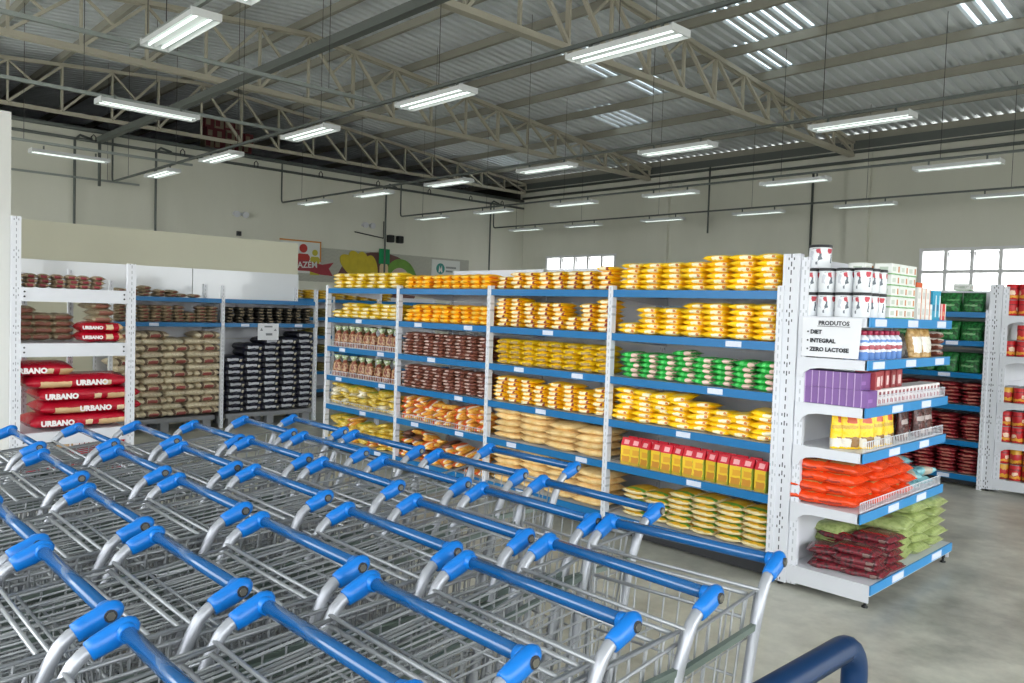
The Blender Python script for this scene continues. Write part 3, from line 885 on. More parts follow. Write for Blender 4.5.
# third bay
row(noodle, 'noodle_bag', 'orange-yellow noodle bag', 'food bag', 1, 0, [3] * 9, .046)
row(noodle, 'noodle_bag', 'orange-yellow noodle bag', 'food bag', 1, 1, [3, 4, 4, 4, 4, 4, 4, 4, 4], .046)
row(bean, 'bean_packet', 'brown bean packet', 'food packet', 1, 2, [7, 7, 7, 7, 7, 7, 7, 7], .034, D=.18)
row(bean, 'bean_packet', 'brown bean packet', 'food packet', 1, 3, [7, 7, 7, 7, 7, 7, 7, 7], .034, D=.18)
row(snack, 'snack_bag', 'orange and white snack bag', 'snack bag', 1, 4, [6, 6, 5, 5, 5, 5, 6, 5], .042, mess=.7, tilt=.5, D=.19)
row(dsnack[:1] + snack, 'snack_bag', 'orange or dark brown snack bag', 'snack bag', 1, 5, [7, 7, 7, 6, 6, 6, 5, 6], .042, mess=.7, tilt=.5, D=.19)
# farthest bay
row(pale, 'flour_bag', 'pale yellow flour bag', 'food bag', 0, 0, [4, 4, 4, 4, 4, 4], .044)
row(pale, 'flour_bag', 'pale yellow flour bag', 'food bag', 0, 1, [2, 4, 4, 3, 4, 4, 4], .044)
row(ygb + creamb[:1], 'corn_snack_bag', 'yellow-green snack bag', 'snack bag', 0, 4, [6, 6, 6, 6, 5, 6, 5], .042, mess=.6, tilt=.5, D=.19)
row(ygb + snack[:1], 'corn_snack_bag', 'yellow-green snack bag', 'snack bag', 0, 5, [7, 7, 7, 6, 6, 7, 6], .042, mess=.6, tilt=.5, D=.19)
m_tie = bagmat('green_pasta_tie', '#9fb282', [], speck=('#e7e6dc', 40, .45, .6), rough=.25)
pm1 = [pouch_mesh('vegetable_pasta_pouch', .125, .21, .09, [m_mixp], s, neck=.62) for s in range(3)]
tie1 = MB().lathe([(.02, 0), (.016, .012), (.03, .04), (.046, .075), (.03, .07)], 9).mesh('gathered_top', [m_tie])
for lev, n in ((2, 9), (3, 8)):
    for i in range(n):
        t = thing('vegetable_pasta_pouch', 'clear pouch of red-brown pasta with green gathered top, %s from left, %s' % (ORD[i + 1], pl(0, lev)), 'food pouch', group='tied pasta pouches, ' + pl(0, lev))
        x0, x1 = BX[0]
        t.location = F1.M @ Vector((x0 + (x1 - x0) * (i + .5) / n, .075 + RND_.uniform(-.01, .01), G1L[lev] + .002)); t.rotation_euler = (0, 0, RND_.uniform(-.3, .3))
        link(pm1[i % 3], 'pouch_body', t); o = link(tie1, 'gathered_top', t, (0, 0, .148)); 
# red-topped yellow cartons standing in two rows on the fifth shelf of the nearest bay
m_cart = bagmat('cereal_carton_card', '#e8c22a', [({'z': (.02, .06), 'x': (-.03, .03)}, '#c9882a'), ({'z': (.075, .11), 'x': (-.02, .034)}, '#dca02a'), ({'z': (.0, .02)}, '#b8962a'), ({'x': (.034, .05)}, '#8a9a2e')], bump=.05, warp=.004)
m_ctop = bagmat('cereal_carton_top', '#c8152c', [({'x': (-.02, .022), 'y': (-.06, -.01), 'z': (.01, .042)}, '#e9a3a5')], bump=.05, warp=.002)
cb = box_mesh('carton_body', .082, .055, .135, [m_cart])
ct = MB().add([(-.041, -.0275, 0), (.041, -.0275, 0), (.041, .0275, 0), (-.041, .0275, 0), (-.04, -.004, .055), (.04, -.004, .055), (.04, .004, .055), (-.04, .004, .055)],
              [(0, 3, 2, 1), (4, 5, 6, 7), (0, 1, 5, 4), (1, 2, 6, 5), (2, 3, 7, 6), (3, 0, 4, 7)]).mesh('gable_top', [m_ctop])
for r in range(2):
    for i in range(13 if r == 0 else 12):
        x0, x1 = BX[3]
        t = thing('food_carton', 'yellow carton with red gabled top, %s from left in %s row, %s' % (ORD[i + 1], ('front', 'rear')[r], pl(3, 4)), 'carton', group='yellow cartons, ' + pl(3, 4))
        t.location = F1.M @ Vector((x0 + .07 + (x1 - x0 - .09) * (i + .5) / 13 + RND_.uniform(-.006, .006), .05 + r * .075 + RND_.uniform(-.008, .008), G1L[4] + .001)); t.rotation_euler = (0, 0, RND_.uniform(-.14, .14))
        link(cb, 'carton_body', t); link(ct, 'gable_top', t, (0, 0, .135))

# ------------------------------------------------------------------ goods on the green-bag gondola
F2 = Frame(-3.9, 4.1)
m_g2 = bagmat('dark_green_film', '#237a38', [({'x': (-.07, .05), 'z': (.06, .075)}, '#7fae7c'), ({'x': (-.03, .08), 'z': (.11, .125)}, '#5f9a62')], speck=('#0c4a1e', 38, .42, .56), bump=.8)
m_r2 = bagmat('dark_red_film', '#8e1f28', [({'x': (-.04, .05), 'z': (.012, .03)}, '#b06a5c')], speck=('#5a141a', 40, .45, .6))
g2b = [pouch_mesh('green_pouch', .2, .19, .17, [m_g2], s) for s in range(3)]
r2b = vs('red_bean_bag', .2, .26, .04, m_r2, wr=.12)
for lev, z in ((0, 1.715), (1, 1.435), (2, 1.12)):
    for i in range(6):
        F2.put(g2b[i % 3], 'green_pouch', 2.62 + .1 + i * .205, .09, z + .002, 'dark green plump pouch, %s from left on %s shelf behind the end display' % (ORD[i + 1], SN[lev]), 'food pouch', 'green pouches on the far gondola', RND_.uniform(-.15, .15))
        if lev > 0:
            F2.put(g2b[(i + 1) % 3], 'green_pouch', 2.62 + .1 + i * .205, .24, z + .002, 'dark green pouch of rear row, %s from left, %s shelf behind end display' % (ORD[i + 1], SN[lev]), 'food pouch', 'green pouches on the far gondola', RND_.uniform(-.15, .15))
for lev, z, h in ((3, .804, 6), (4, .452, 7), (5, .12, 7)):
    stacks(F2, r2b, 'red_bean_bag', 'dark red bean bag', 'food bag', '%s shelf behind end display' % SN[lev], 2.64, 3.88, [h] * 6, .15, z, .04, .4, tilt=.1)

# red cans on the far end display
m_can = bagmat('red_can_print', '#c01f26', [({'z': (.02, .045)}, '#e2a33a'), ({'x': (-.02, .03), 'z': (.05, .085)}, '#e8c9b0'), ({'z': (.1, .112)}, '#7d1016')], bump=0, jitter=.08, warp=.01)
m_can2 = bagmat('yellow_can_print', '#d09a2a', [({'z': (.05, .1)}, '#b8252c'), ({'z': (.0, .02)}, '#8d2a20')], bump=0, jitter=.08, warp=.01)
def can_mesh(r, h, m): return MB().lathe([(r * .93, 0), (r, .004), (r, h - .004), (r * .93, h), (r * .9, h), (r * .88, h - .004)], 18, mids=[1, 0, 1, 1, 1]).mesh('food_can', [m, M['zinc']])
canA, canB = can_mesh(.052, .15, m_can), can_mesh(.052, .15, m_can2)
for lev, z, cols in ((0, 1.69, (2, 2, 2, 2)), (1, 1.305, (1, 2, 2, 2)), (2, .865, (1, 1, 1, 1)), (3, .488, (2, 2, 2, 2)), (4, .13, (2, 2, 2, 2))):
    for i, n in enumerate(cols):
        for row_ in range(3):
            for k in range(n):
                me = canB if lev in (2, 4) and (i + row_ + k) % 2 == 0 else canA
                o = link(me, 'food_can', None, (.17 + i * .108, 4.1 + .08 + row_ * .11, z + .001 + k * .1505), RND_.uniform(0, 6))
                tag(o, '%s can, %s stack out, %s row back, %s, %s shelf of far end display' % ('yellow-red' if me == canB else 'red', ORD[i + 1], ORD[row_ + 1], ('lower', 'upper')[k], SN[lev]), 'can', 'cans on the far end display')

# ------------------------------------------------------------------ rice shelving: bags above, piles on pallets below
F3 = Frame(-7.3, -1.54, 0, PI / 2)
m_rice = bagmat('brown_rice_film', '#dfd2b6', [({'x': (-.06, .05), 'z': (.015, .06)}, '#9a4a44'), ({'x': (-.1, -.065)}, '#6e5a48'), ({'x': (.055, .09)}, '#6e5a48')], speck=('#c4b596', 55, .45, .6), jitter=.1)
m_ricep = bagmat('plain_rice_film', '#e2d6bc', [], speck=('#c9ba9a', 55, .45, .6), jitter=.1)
m_blk = bagmat('black_bean_film', '#15161c', [({'x': (-.085, .06), 'z': (.034, .066)}, '#b3b5bc'), ({'x': (.07, .1), 'z': (.02, .05)}, '#c4bda8'), ({'x': (-.04, .03), 'z': (.014, .024)}, '#5a5c66')], speck=('#22253a', 20, .4, .6), jitter=.2, bump=.2)
m_sbr = bagmat('small_brown_film', '#9c8a6e', [({'x': (-.02, .03), 'z': (.01, .03)}, '#7c4038')], speck=('#7e6b50', 60, .45, .6), jitter=.16)
m_sbk = bagmat('small_black_film', '#2a2622', [({'x': (-.03, .03), 'z': (.01, .03)}, '#8f8068')], speck=('#17140f', 40, .45, .6), jitter=.3)
riceA = vs('rice_bag', .33, .42, .088, m_rice, p=7, q=.42, taper=.05); riceB = vs('rice_bag', .26, .42, .088, m_ricep, p=6, q=.42, taper=.05)
blk = vs('black_bean_bag', .27, .40, .09, m_blk, p=9, q=.4, e=4, taper=.03)
sbr = vs('small_rice_packet', .14, .2, .045, m_sbr, wr=.1); sbk = vs('small_bean_packet', .13, .2, .045, m_sbk, wr=.1)
stacks(F3, sbr, 'small_rice_packet', 'small brown packet', 'food packet', 'upper rice shelf near red bags', .05, 1.26, [5, 5, 5, 5, 5, 5, 3, 5, 5], .12, 1.315, .045, .15)
stacks(F3, sbk, 'small_bean_packet', 'small black packet', 'food packet', 'upper shelf over black bags', 1.35, 2.56, [5] * 9, .12, 1.315, .045, .15)
stacks(F3, sbr, 'small_rice_packet', 'small brown packet lying on top', 'food packet', 'top of rice shelving', .05, 1.05, [2, 2, 3, 2, 2, 1, 1], .14, 1.615, .045, .5)
for k in range(13):
    z = .17 + k * .0785
    if k % 2 == 0:
        xs = [.10, .40, .72, 1.05]
        var, d = riceA, 'brown rice bag with red label'
    else:
        xs = [.12, .38, .64, .90, 1.12]
        var, d = riceB, 'plain beige rice bag'
    if k == 12: xs = xs[:2] + xs[3:]
    for i, x in enumerate(xs):
        F3.put(RND_.choice(var), 'rice_bag', .1 + x + RND_.uniform(-.012, .012), .24 + RND_.uniform(-.015, .015), z, '%s, %s layer up, %s from left in the rice pile' % (d, ORD[k + 1], ORD[i + 1]), 'food bag', 'rice bags piled on the pallet', RND_.uniform(-.05, .05), 0, RND_.uniform(-.03, .03))
stacks(F3, blk, 'black_bean_bag', 'black bag with grey print', 'food bag', 'pile under the price sheet', 1.37, 2.6, [9, 11, 12, 12, 13], .23, .17, .082, .06, step=.955, yj=.02)
stacks(F3, blk, 'black_bean_bag', 'black bag with grey print', 'food bag', 'narrow pile beside the rice', 1.16, 1.30, [8], .36, .17, .082, .06, xs=[1.22], step=.955)
for x0, x1, wh in ((.02, 1.22, 'rice pile'), (1.36, 2.58, 'black bags')):
    t = thing('pallet', 'low grey pallet under the %s' % wh, 'pallet', F3.M @ Vector((x0, 0, 0)), PI / 2, 'grey pallets')
    MB().box(0, .0, .11, x1 - x0, .5, .165).build('deck', M['pallet'], t, bevel=.006)
    for a in (.04, (x1 - x0) / 2 - .05, x1 - x0 - .14):
        for y in (.02, .38):
            MB().box(a, y, 0, a + .1, y + .1, .11).build('pallet_foot', M['pallet'], t, bevel=.004)
PAPER = pm('paper_sheet', '#e3e4e8', .6, var=.02); INK = pm('printed_ink', '#2e3036', .7, var=0)
t = thing('price_sheet', 'white price sheet hanging over the black bags', 'sign', F3.M @ Vector((1.76, -.014, 1.10)), PI / 2)
MB().box(0, -.002, 0, .29, 0, .215).build('sheet', PAPER, t)
GR = pm('faded_ink', '#85888e', .7, var=0)
MB().box(.09, -.0035, .165, .2, -.002, .185).build('line_mark', GR, t); MB().box(.11, -.0035, .06, .2, -.002, .09).build('line_mark', GR, t)
MB().prism([(.03, .12), (.05, .16), (.07, .12)], 'y', -.0035, -.002).build('line_mark', GR, t)
MB().prism([(.22, .12), (.24, .15), (.26, .12)], 'y', -.0035, -.002).build('line_mark', GR, t)

# far yellow shelving
F4 = Frame(-9.5, 1.35, 0, PI / 2)
m_far = bagmat('far_yellow_film', '#c9a024', [({'x': (-.02, .05), 'z': (.01, .03)}, '#e0d09a')], jitter=.2)
m_fard = bagmat('far_olive_film', '#6e6430', [({'x': (-.02, .05), 'z': (.01, .03)}, '#a39a68')], jitter=.25)
fa, fd = vs('oat_bag', .2, .22, .055, m_far), vs('lentil_bag', .2, .22, .05, m_fard)
for lev, z in enumerate([1.665, 1.36, 1.05, .75, .45]):
    for bay in range(2):
        var, nm, d = ((fa, 'oat_bag', 'yellow bag'), (fd, 'lentil_bag', 'olive bag'))[min(1, lev)]
        stacks(F4, var, nm, d, 'food bag', '%s shelf, %s bay of far shelving' % (SN[lev], ORD[bay + 1]), bay * 1.3 + .04, bay * 1.3 + 1.26, [3, 3, 3, 3, 3], .13, z, .055, .1)

# ------------------------------------------------------------------ white rack with the red rice bales
t = thing('storage_rack', 'white slotted steel rack with three wide beams, holding red rice bales', 'rack', (-5.2, -2.9, 0))
F5 = Frame(-5.2, -2.9, 0, PI / 2)          # x along the rack (towards +Y), -y out of its front
RW = .90
for y, z in ((0, 2.235), (RW, 1.90)):
    MB().box(-.045, -.035, 0, .0, .035, z).build('post', M['sloty'], t, (0, y, 0))
for y, z in ((.22, 1.80), (.60, 1.85)):
    MB().box(-.03, -.022, 0, .01, .022, z).build('rear_post', M['sloty'], t, (-.76, y, 0))
for k, zt in enumerate((1.655, 1.19, .435)):
    b = MB().box(-.035, .035, zt - .115, .004, RW - .035, zt)
    for y in (.045, RW - .085):
        b.box(.004, y, zt - .1, .009, y + .04, zt - .02)
    bm_ = b.build('beam', M['white'], t)
    MB().box(-.77, .0, zt - .05, -.74, RW, zt).build('rear_beam', M['white'], t)
    MB().box(-.74, .03, zt - .03, -.036, RW - .03, zt - .004).build('deck', M['white2'], t)
    for y in (.058, RW - .066):
        for dz in (-.035, -.075):
            MB().tube([(.009, y, zt + dz), (.013, y, zt + dz)], .008, 8).build('bolt', M['dark'], bm_)
m_urb = bagmat('red_rice_bale', '#b3122a', [({'x': (-.30, -.06), 'z': (.02, .075)}, '#d2b083'), ({'x': (.20, .26), 'z': (.03, .075)}, '#e3c9a2')], rough=.22, bump=.5, jitter=.05, warp=.004)
m_urb2 = bagmat('red_rice_bale_turned', '#b3122a', [({'x': (.13, .36), 'z': (.02, .075)}, '#d2b083'), ({'x': (.02, .08), 'z': (.03, .075)}, '#e3c9a2')], rough=.22, bump=.5, jitter=.05, warp=.004)
LETT = pm('white_lettering', '#efe6e6', .5, var=.01)
urbA = bag_mesh('bale_wrap', .84, .5, .135, [m_urb], 2, p=9, q=.42, m=18, taper=.05); urbB = bag_mesh('bale_wrap', .84, .5, .135, [m_urb2], 5, p=9, q=.42, m=18, taper=.05); urbH = bag_mesh('bale_wrap', .5, .5, .13, [m_urb2], 6, p=8, q=.42, m=18, taper=.05)
urbS = bag_mesh('bale_wrap', .36, .34, .095, [m_urb2], 9, p=8, q=.45, m=18, taper=.05)
utx = text_mesh('lettering', 'URBANO', .062, LETT, ext=.002, off=.0035)
utxs = text_mesh('lettering', 'URBANO', .04, LETT, ext=.002, off=.002)
def bale(me, x, y, z, tx, label, txt=utx, D=.5, T=.118, rz=0.):
    q = thing('rice_bale', label, 'rice bale', F5.M @ Vector((x, y, z)), PI / 2 + rz, 'red rice bales in the white rack')
    link(me, 'bale_wrap', q)
    o = link(txt, 'lettering', q, (tx, -D / 2 - .004, T * .50)); o.rotation_euler = (PI / 2, 0, 0)
for k, (me, x, tx) in enumerate(((urbB, .52, -.2), (urbA, .60, .02), (urbB, .59, -.24), (urbA, .49, .10))):
    bale(me, x, .28, .44 + k * .114, tx, 'long red rice bale with white lettering, %s from the bottom on the lowest beam' % ORD[k + 1], rz=RND_.uniform(-.02, .02))
bale(urbH, .21, .28, .44 + 4 * .114, -.1, 'red rice bale lying shifted on top of the pile above the lowest beam')
for k, (x, me) in enumerate(((.5, urbA), (.48, urbB), (.54, urbA))):
    bale(me, x, .28, .02 + k * .112, .0, 'red rice bale under the lowest beam, %s from the floor' % ORD[k + 1])
for k in range(2):
    bale(urbS, .68, .2, 1.192 + k * .085, -.09, 'small red rice bale on the second beam, %s' % ('lower of two', 'upper of two')[k], utxs, .34, .09)
m_end = bagmat('brown_pack_film', '#a3957a', [({'x': (-.06, .06), 'z': (.01, .05)}, '#8d5a4a')], speck=('#857659', 40, .45, .6), jitter=.12)
endb = vs('brown_rice_pack', .2, .3, .068, m_end, wr=.1)
stacks(F5, endb, 'brown_rice_pack', 'brown rice pack', 'food pack', 'second beam of white rack', .06, .52, [5, 4, 4], .5, 1.19, .068, .2)
for k, x in ((0, .68), (1, .70), (2, .66)):
    F5.put(endb[k], 'brown_rice_pack', x, .2 + .02 * k, 1.36 + k * .06, 'beige pack resting on the small red bales, %s from the bottom' % ORD[k + 1], 'food pack', 'beige packs on the red bales', .1 * k)
m_rb = bagmat('red_beige_film', '#b7a284', [({'x': (-.03, .022), 'z': (.008, .035)}, '#94343e')], speck=('#8a7358', 50, .45, .6), jitter=.12)
rbp = vs('small_red_packet', .115, .2, .045, m_rb)
stacks(F5, rbp, 'small_red_packet', 'small red-banded packet', 'food packet', 'top beam of white rack', .03, .78, [3, 3, 3, 3, 3, 3, 3], .45, 1.655, .045, .12)

# ------------------------------------------------------------------ goods on the end display
m_tin = bagmat('white_tin_print', '#e3e6ea', [({'x': (.002, .024), 'z': (.09, .112)}, '#c4525c'), ({'x': (.014, .026), 'z': (.045, .09)}, '#59626c'), ({'x': (.0, .012), 'z': (.02, .04)}, '#7d848c'), ({'x': (-.02, .02), 'z': (.116, .119)}, '#5a5e66'), ({'y': (-.02, .006), 'z': (.09, .112)}, '#c4525c'), ({'y': (-.004, .006), 'z': (.03, .085)}, '#59626c'), ({'x': (-.03, -.012), 'z': (.05, .1)}, '#c9ccd4')], bump=0, jitter=.02, warp=.007, rough=.25)
tinb = MB().lathe([(.046, 0), (.049, .003), (.049, .122), (.047, .124)], 24).mesh('tin_body', [m_tin]); tinl = MB().lathe([(.049, 0), (.0505, .002), (.0505, .014), (.047, .0165)], 24).mesh('tin_lid', [M['dark']])
def tin(x, y, z, label, s=1.0, sz=1.0):
    q = thing('food_tin', label, 'tin', (x, y, z), RND_.uniform(-.5, .5), 'white tins with black lids')
    a = link(tinb, 'tin_body', q); l = link(tinl, 'tin_lid', q, (0, 0, .123 * sz))
    a.scale = (s, s, sz); l.scale = (s, s, sz)
z0 = ECL[0] + .001
for k in range(2):
    for i in range(4):
        tin(.145 + i * .102, .065, z0 + k * .14, 'white tin with black lid, %s from the white post, %s layer' % (ORD[i + 1], ('lower', 'upper')[k]))
    for i in range(2):
        tin(.452, .168 + i * .103, z0 + k * .14, 'white tin with black lid on the front edge, %s beyond the corner tin, %s layer' % (ORD[i + 1], ('lower', 'upper')[k]))
    for i in range(2):
        tin(.30 + i * .06 * 0 - .1 * i, .17, z0 + k * .14, 'white tin with black lid in the rear row, %s from the front, %s layer' % (ORD[i + 1], ('lower', 'upper')[k]))
tin(.185, .09, z0 + .281, 'single larger white tin standing on top of the other tins', 1.3, .98)
def bx(name, W, D, H, mat): return box_mesh(name, W, D, H, [mat])
m_wg = bagmat('white_green_card', '#e6e9e4', [({'z': (.0, .007)}, '#79b26a'), ({'y': (-.05, .0), 'z': (.02, .045)}, '#c9d0c4'), ({'x': (-.02, .03), 'z': (.02, .045)}, '#b7c4b4'), ({'y': (.03, .05), 'z': (.015, .05)}, '#c97a3a')], bump=.03, jitter=.03, warp=.001)
m_wo = bagmat('white_orange_card', '#e8e6e2', [({'y': (.02, .034), 'z': (.0, .2)}, '#d2763c'), ({'y': (-.03, .01), 'z': (.03, .07)}, '#cfd0cc')], bump=.03, jitter=.02, warp=.001)
m_bl = bagmat('light_blue_card', '#2f9cc0', [({'y': (.01, .03), 'z': (.02, .16)}, '#d8e4e6'), ({'y': (-.03, .0), 'z': (.06, .1)}, '#1f6f95')], bump=.03, jitter=.04, warp=.001)
m_rd = bagmat('red_card', '#cf3a3c', [({'y': (.012, .03), 'z': (.0, .2)}, '#e8e2da'), ({'y': (-.03, .0), 'z': (.03, .06)}, '#e6a27a')], bump=.03, jitter=.04, warp=.001)
FD = Frame(0, 0, 0, 0)
wg = bx('small_carton', .10, .125, .064, m_wg); wo = bx('small_carton', .10, .07, .10, m_wo); blb = bx('small_carton', .09, .07, .19, m_bl); rdb = bx('small_carton', .08, .065, .11, m_rd); orb = bx('small_carton', .1, .11, .03, pm('orange_card', '#cf5a2a', .5))
for c in range(3):
    for k in range(5):
        FD.put(wg, 'small_carton', .455, .395 + c * .13, z0 + k * .0645, 'white and green carton, %s up in %s stack beyond the tins' % (ORD[k + 1], ORD[c + 1]), 'carton', 'white cartons on the end display', RND_.uniform(-.03, .03))
        if k > 9: FD.put(wg, 'small_carton', .34, .30 + c * .13, z0 + k * .0645 - .0, 'white and green carton of rear row, %s up in %s stack' % (ORD[k + 1], ORD[c + 1]), 'carton', 'white cartons on the end display', RND_.uniform(-.03, .03))
for c in range(3):
    for k in range(5):
        if k <= (4, 4, 3)[c]: FD.put(wg, 'small_carton', .34, .30 + c * .13, z0 + k * .0645, 'white and green carton of rear row, %s up in %s stack' % (ORD[k + 1], ORD[c + 1]), 'carton', 'white cartons on the end display', RND_.uniform(-.03, .03))
for c, h in ((0, 2), (1, 2), (2, 2), (3, 1)):
    for k in range(h):
        FD.put(wo, 'small_carton', .455, .80 + c * .075, z0 + k * .1005, 'white carton with orange edge, %s, %s from the green ones' % (('lower', 'upper')[k], ORD[c + 1]), 'carton', 'orange-edged cartons', RND_.uniform(-.04, .04))
FD.put(orb, 'small_carton', .44, .83, z0 + .202, 'flat orange carton lying on top of white cartons', 'carton', None)
for c in range(2):
    FD.put(blb, 'small_carton', .463, 1.06 + c * .072, z0, 'tall light blue carton on the top display shelf, %s' % ('nearer the white ones', 'nearer the red ones')[c], 'carton', 'blue cartons', 0)
for c in range(2):
    FD.put(rdb, 'small_carton', .46, 1.20 + c * .07, z0, 'red and white carton at the end of top display shelf, %s' % ('inner one', 'outermost'
           )[c], 'carton', 'red cartons at the shelf end', 0)
# printed sheet on the side of the display
t = thing('shelf_sign', 'white sheet listing DIET, INTEGRAL and ZERO LACTOSE, hung under the tins', 'sign', (.145, -.008, 1.385))
MB().add([(0, 0, 0), (.33, 0, 0), (.345, -.004, .225), (0, 0, .225), (0, .0015, 0), (.33, .0015, 0), (.345, -.0025, .225), (0, .0015, .225)],
         [(0, 1, 2, 3), (7, 6, 5, 4), (0, 4, 5, 1), (1, 5, 6, 2), (2, 6, 7, 3), (3, 7, 4, 0)]).build('sheet', PAPER, t)
for body, sz, x, z, al, of in (('PRODUTOS', .034, .185, .195, 'CENTER', .001), ('• DIET', .032, .03, .143, 'LEFT', .0014), ('• INTEGRAL', .032, .03, .093, 'LEFT', .0014), ('• ZERO LACTOSE', .032, .03, .043, 'LEFT', .0014)):
    o = link(text_mesh('lettering', body, sz, INK, ext=.0006, off=of, align=al), 'lettering', t, (x, -.0045, z)); o.rotation_euler = (PI / 2, 0, 0)
MB().box(.09, -.005, .176, .28, -.0042, .179).build('underline', INK, t)
# second shelf
z1 = ECL[1] + .001
m_btl = bagmat('milk_bottle_print', '#dfe3ec', [({'z': (.0, .045)}, '#5f86c4'), ({'z': (.06, .085)}, '#a8424f'), ({'z': (.1, .115)}, '#6d93cf')], bump=0, jitter=.03, warp=.006, rough=.2)
bb = MB().lathe([(.030, 0), (.034, .006), (.034, .10), (.028, .125), (.014, .138), (.014, .146)], 16).mesh('bottle_body', [m_btl]); bc = MB().lathe([(.017, 0), (.017, .022), (.015, .024)], 14).mesh('bottle_cap', [pm('red_cap', '#a8284a', .35, var=.02)])
for r in range(2):
    for i in range(7):
        q = thing('drink_bottle', 'small white and blue bottle with red cap, %s from the sign, %s row' % (ORD[i + 1], ('front', 'rear')[r]), 'bottle', (.475 - r * .075, .05 + i * .08, z1), RND_.uniform(0, 6), 'red-capped bottles on the end display')
        link(bb, 'bottle_body', q); link(bc, 'bottle_cap', q, (0, 0, .142))
m_dk = bagmat('black_film', '#2b2a2c', [({'x': (-.04, .04), 'z': (.05, .1)}, '#514a48')], rough=.25)
m_bun = bagmat('tan_bread_film', '#c9a66c', [({'x': (-.05, .05), 'z': (.03, .13)}, '#e6e2d6')], speck=('#a9834a', 30, .45, .6), rough=.25)
m_brp = bagmat('brown_white_film', '#6e3a2a', [({'z': (.03, .05)}, '#d9cfc4'), ({'z': (.09, .11)}, '#d9cfc4')], rough=.25)
def pouch(me, name, x, y, z, label, rz=PI / 2, group=None, rx=0.):
    o = link(me, name, None, (x, y, z), rz); o.rotation_euler = (rx, 0, rz)
    return tag(o, label, 'food pouch', group)
dkp = pouch_mesh('dark_pouch', .15, .15, .1, [m_dk], 3)
for i in range(2): pouch(dkp, 'dark_pouch', .43 - .07 * i, .69, z1, 'black pouch between the bottles and the bread bags, %s' % ('front one', 'rear one')[i], PI / 2 + .2 * i, 'black pouches')
bnp = pouch_mesh('bread_bag', .15, .19, .1, [m_bun], 5)
for i in range(2): pouch(bnp, 'bread_bag', .45, .87 + i * .16, z1, 'tan bread bag with white label on second display shelf, %s' % ('nearer the bottles', 'nearer the brown packets')[i], PI / 2 - .15, 'bread bags')
brb = vs('brown_packet', .12, .16, .042, m_brp)
for k in range(4):
    o = link(brb[k % 3], 'brown_packet', None, (.44, 1.22, z1 + k * .04), PI / 2 + RND_.uniform(-.1, .1)); tag(o, 'brown and white packet at the end of second display shelf, %s from the bottom' % ORD[k + 1], 'food packet', 'brown packets')
for i in range(2):
    pouch(dkp, 'dark_pouch', .135 + .02 * i, .07 + .13 * i, z1, 'dark pouch half hidden by the printed sheet, %s' % ('nearer', 'farther')[i], 0, 'dark pouches by the sheet')
# third shelf: cartons
z2 = ECL[2] + .001
m_pur = bagmat('purple_card', '#7a5494', [({'x': (-.021, -.013)}, '#b79ac6'), ({'y': (-.06, .0), 'z': (.03, .05)}, '#9a70b2')], bump=.03, jitter=.06, warp=.001)
m_wr = bagmat('white_red_card', '#e2dcdc', [({'y': (-.02, .02), 'z': (.012, .035)}, '#a8444c'), ({'y': (-.012, .018), 'z': (.05, .08)}, '#8f3a44')], bump=.03, jitter=.04, warp=.005)
m_dr = bagmat('dark_red_card', '#96363a', [({'y': (-.02, .022), 'z': (.02, .075)}, '#e3c9c6')], bump=.03, jitter=.15, warp=.006)
pur = bx('tea_carton', .0405, .13, .096, m_pur); wr_ = bx('tea_carton', .12, .056, .094, m_wr); dr = bx('tea_carton', .12, .08, .105, m_dr)
for k in range(2):
    for i in range(10 - k):
        FD.put(pur, 'tea_carton', .138 + i * .0413, .082, z2 + k * .0965, 'purple carton, %s out from the white post, %s row' % (ORD[i + 1], ('lower', 'upper')[k]), 'carton', 'purple cartons on the end display')
FD.put(dr, 'tea_carton', .455, .19, z2 + .0955, 'dark red carton standing beside the purple ones', 'carton', 'dark red cartons')
for i in range(18):
    FD.put(wr_, 'tea_carton', .445, .185 + i * .0605, z2, 'white and red carton on the third display shelf, %s along the front' % ORD[i + 1], 'carton', 'white and red cartons')
for i in range(4):
    FD.put(dr, 'tea_carton', .43, .29 + i * .095, z2 + .0955, 'dark red and white carton of the upper row, %s along the front' % ORD[i + 1], 'carton', 'dark red cartons', RND_.uniform(-.1, .1))
# fourth shelf: pouches
z3 = ECL[3] + .001
m_ye = bagmat('yellow_pouch_film', '#efc618', [({'x': (-.03, .05), 'z': (.01, .07)}, '#8f6a3c'), ({'x': (-.06, .0), 'z': (.01, .06)}, '#d9d3c6'), ({'x': (-.02, .035), 'z': (.15, .185)}, '#c9542a'), ({'x': (-.05, .04), 'z': (.115, .135)}, '#c9a02a')], rough=.25, jitter=.04, warp=.008)
m_ch = bagmat('brown_pouch_film', '#5d2f2a', [({'x': (-.05, .05), 'z': (.1, .13)}, '#a99a96'), ({'x': (-.02, .04), 'z': (.02, .05)}, '#b7a79f')], speck=('#3a1c1a', 20, .4, .6), rough=.25, jitter=.1)
yp = [pouch_mesh('yellow_pouch', .112, .225, .055, [m_ye], s) for s in range(2)]; cp = [pouch_mesh('brown_pouch', .14, .2, .06, [m_ch], s) for s in range(2)]; bp = pouch_mesh('black_pouch', .13, .2, .06, [m_dk], 4)
for i, (x, y, rz) in enumerate(((.33, .10, 1.2), (.38, .135, .75), (.43, .22, .9), (.44, .37, 1.3), (.45, .5, 1.45))):
    pouch(yp[i % 2], 'yellow_pouch', x + .01, y, z3, 'yellow upright pouch with food picture, %s from the white post' % ORD[i + 1], rz, 'yellow pouches on the end display')
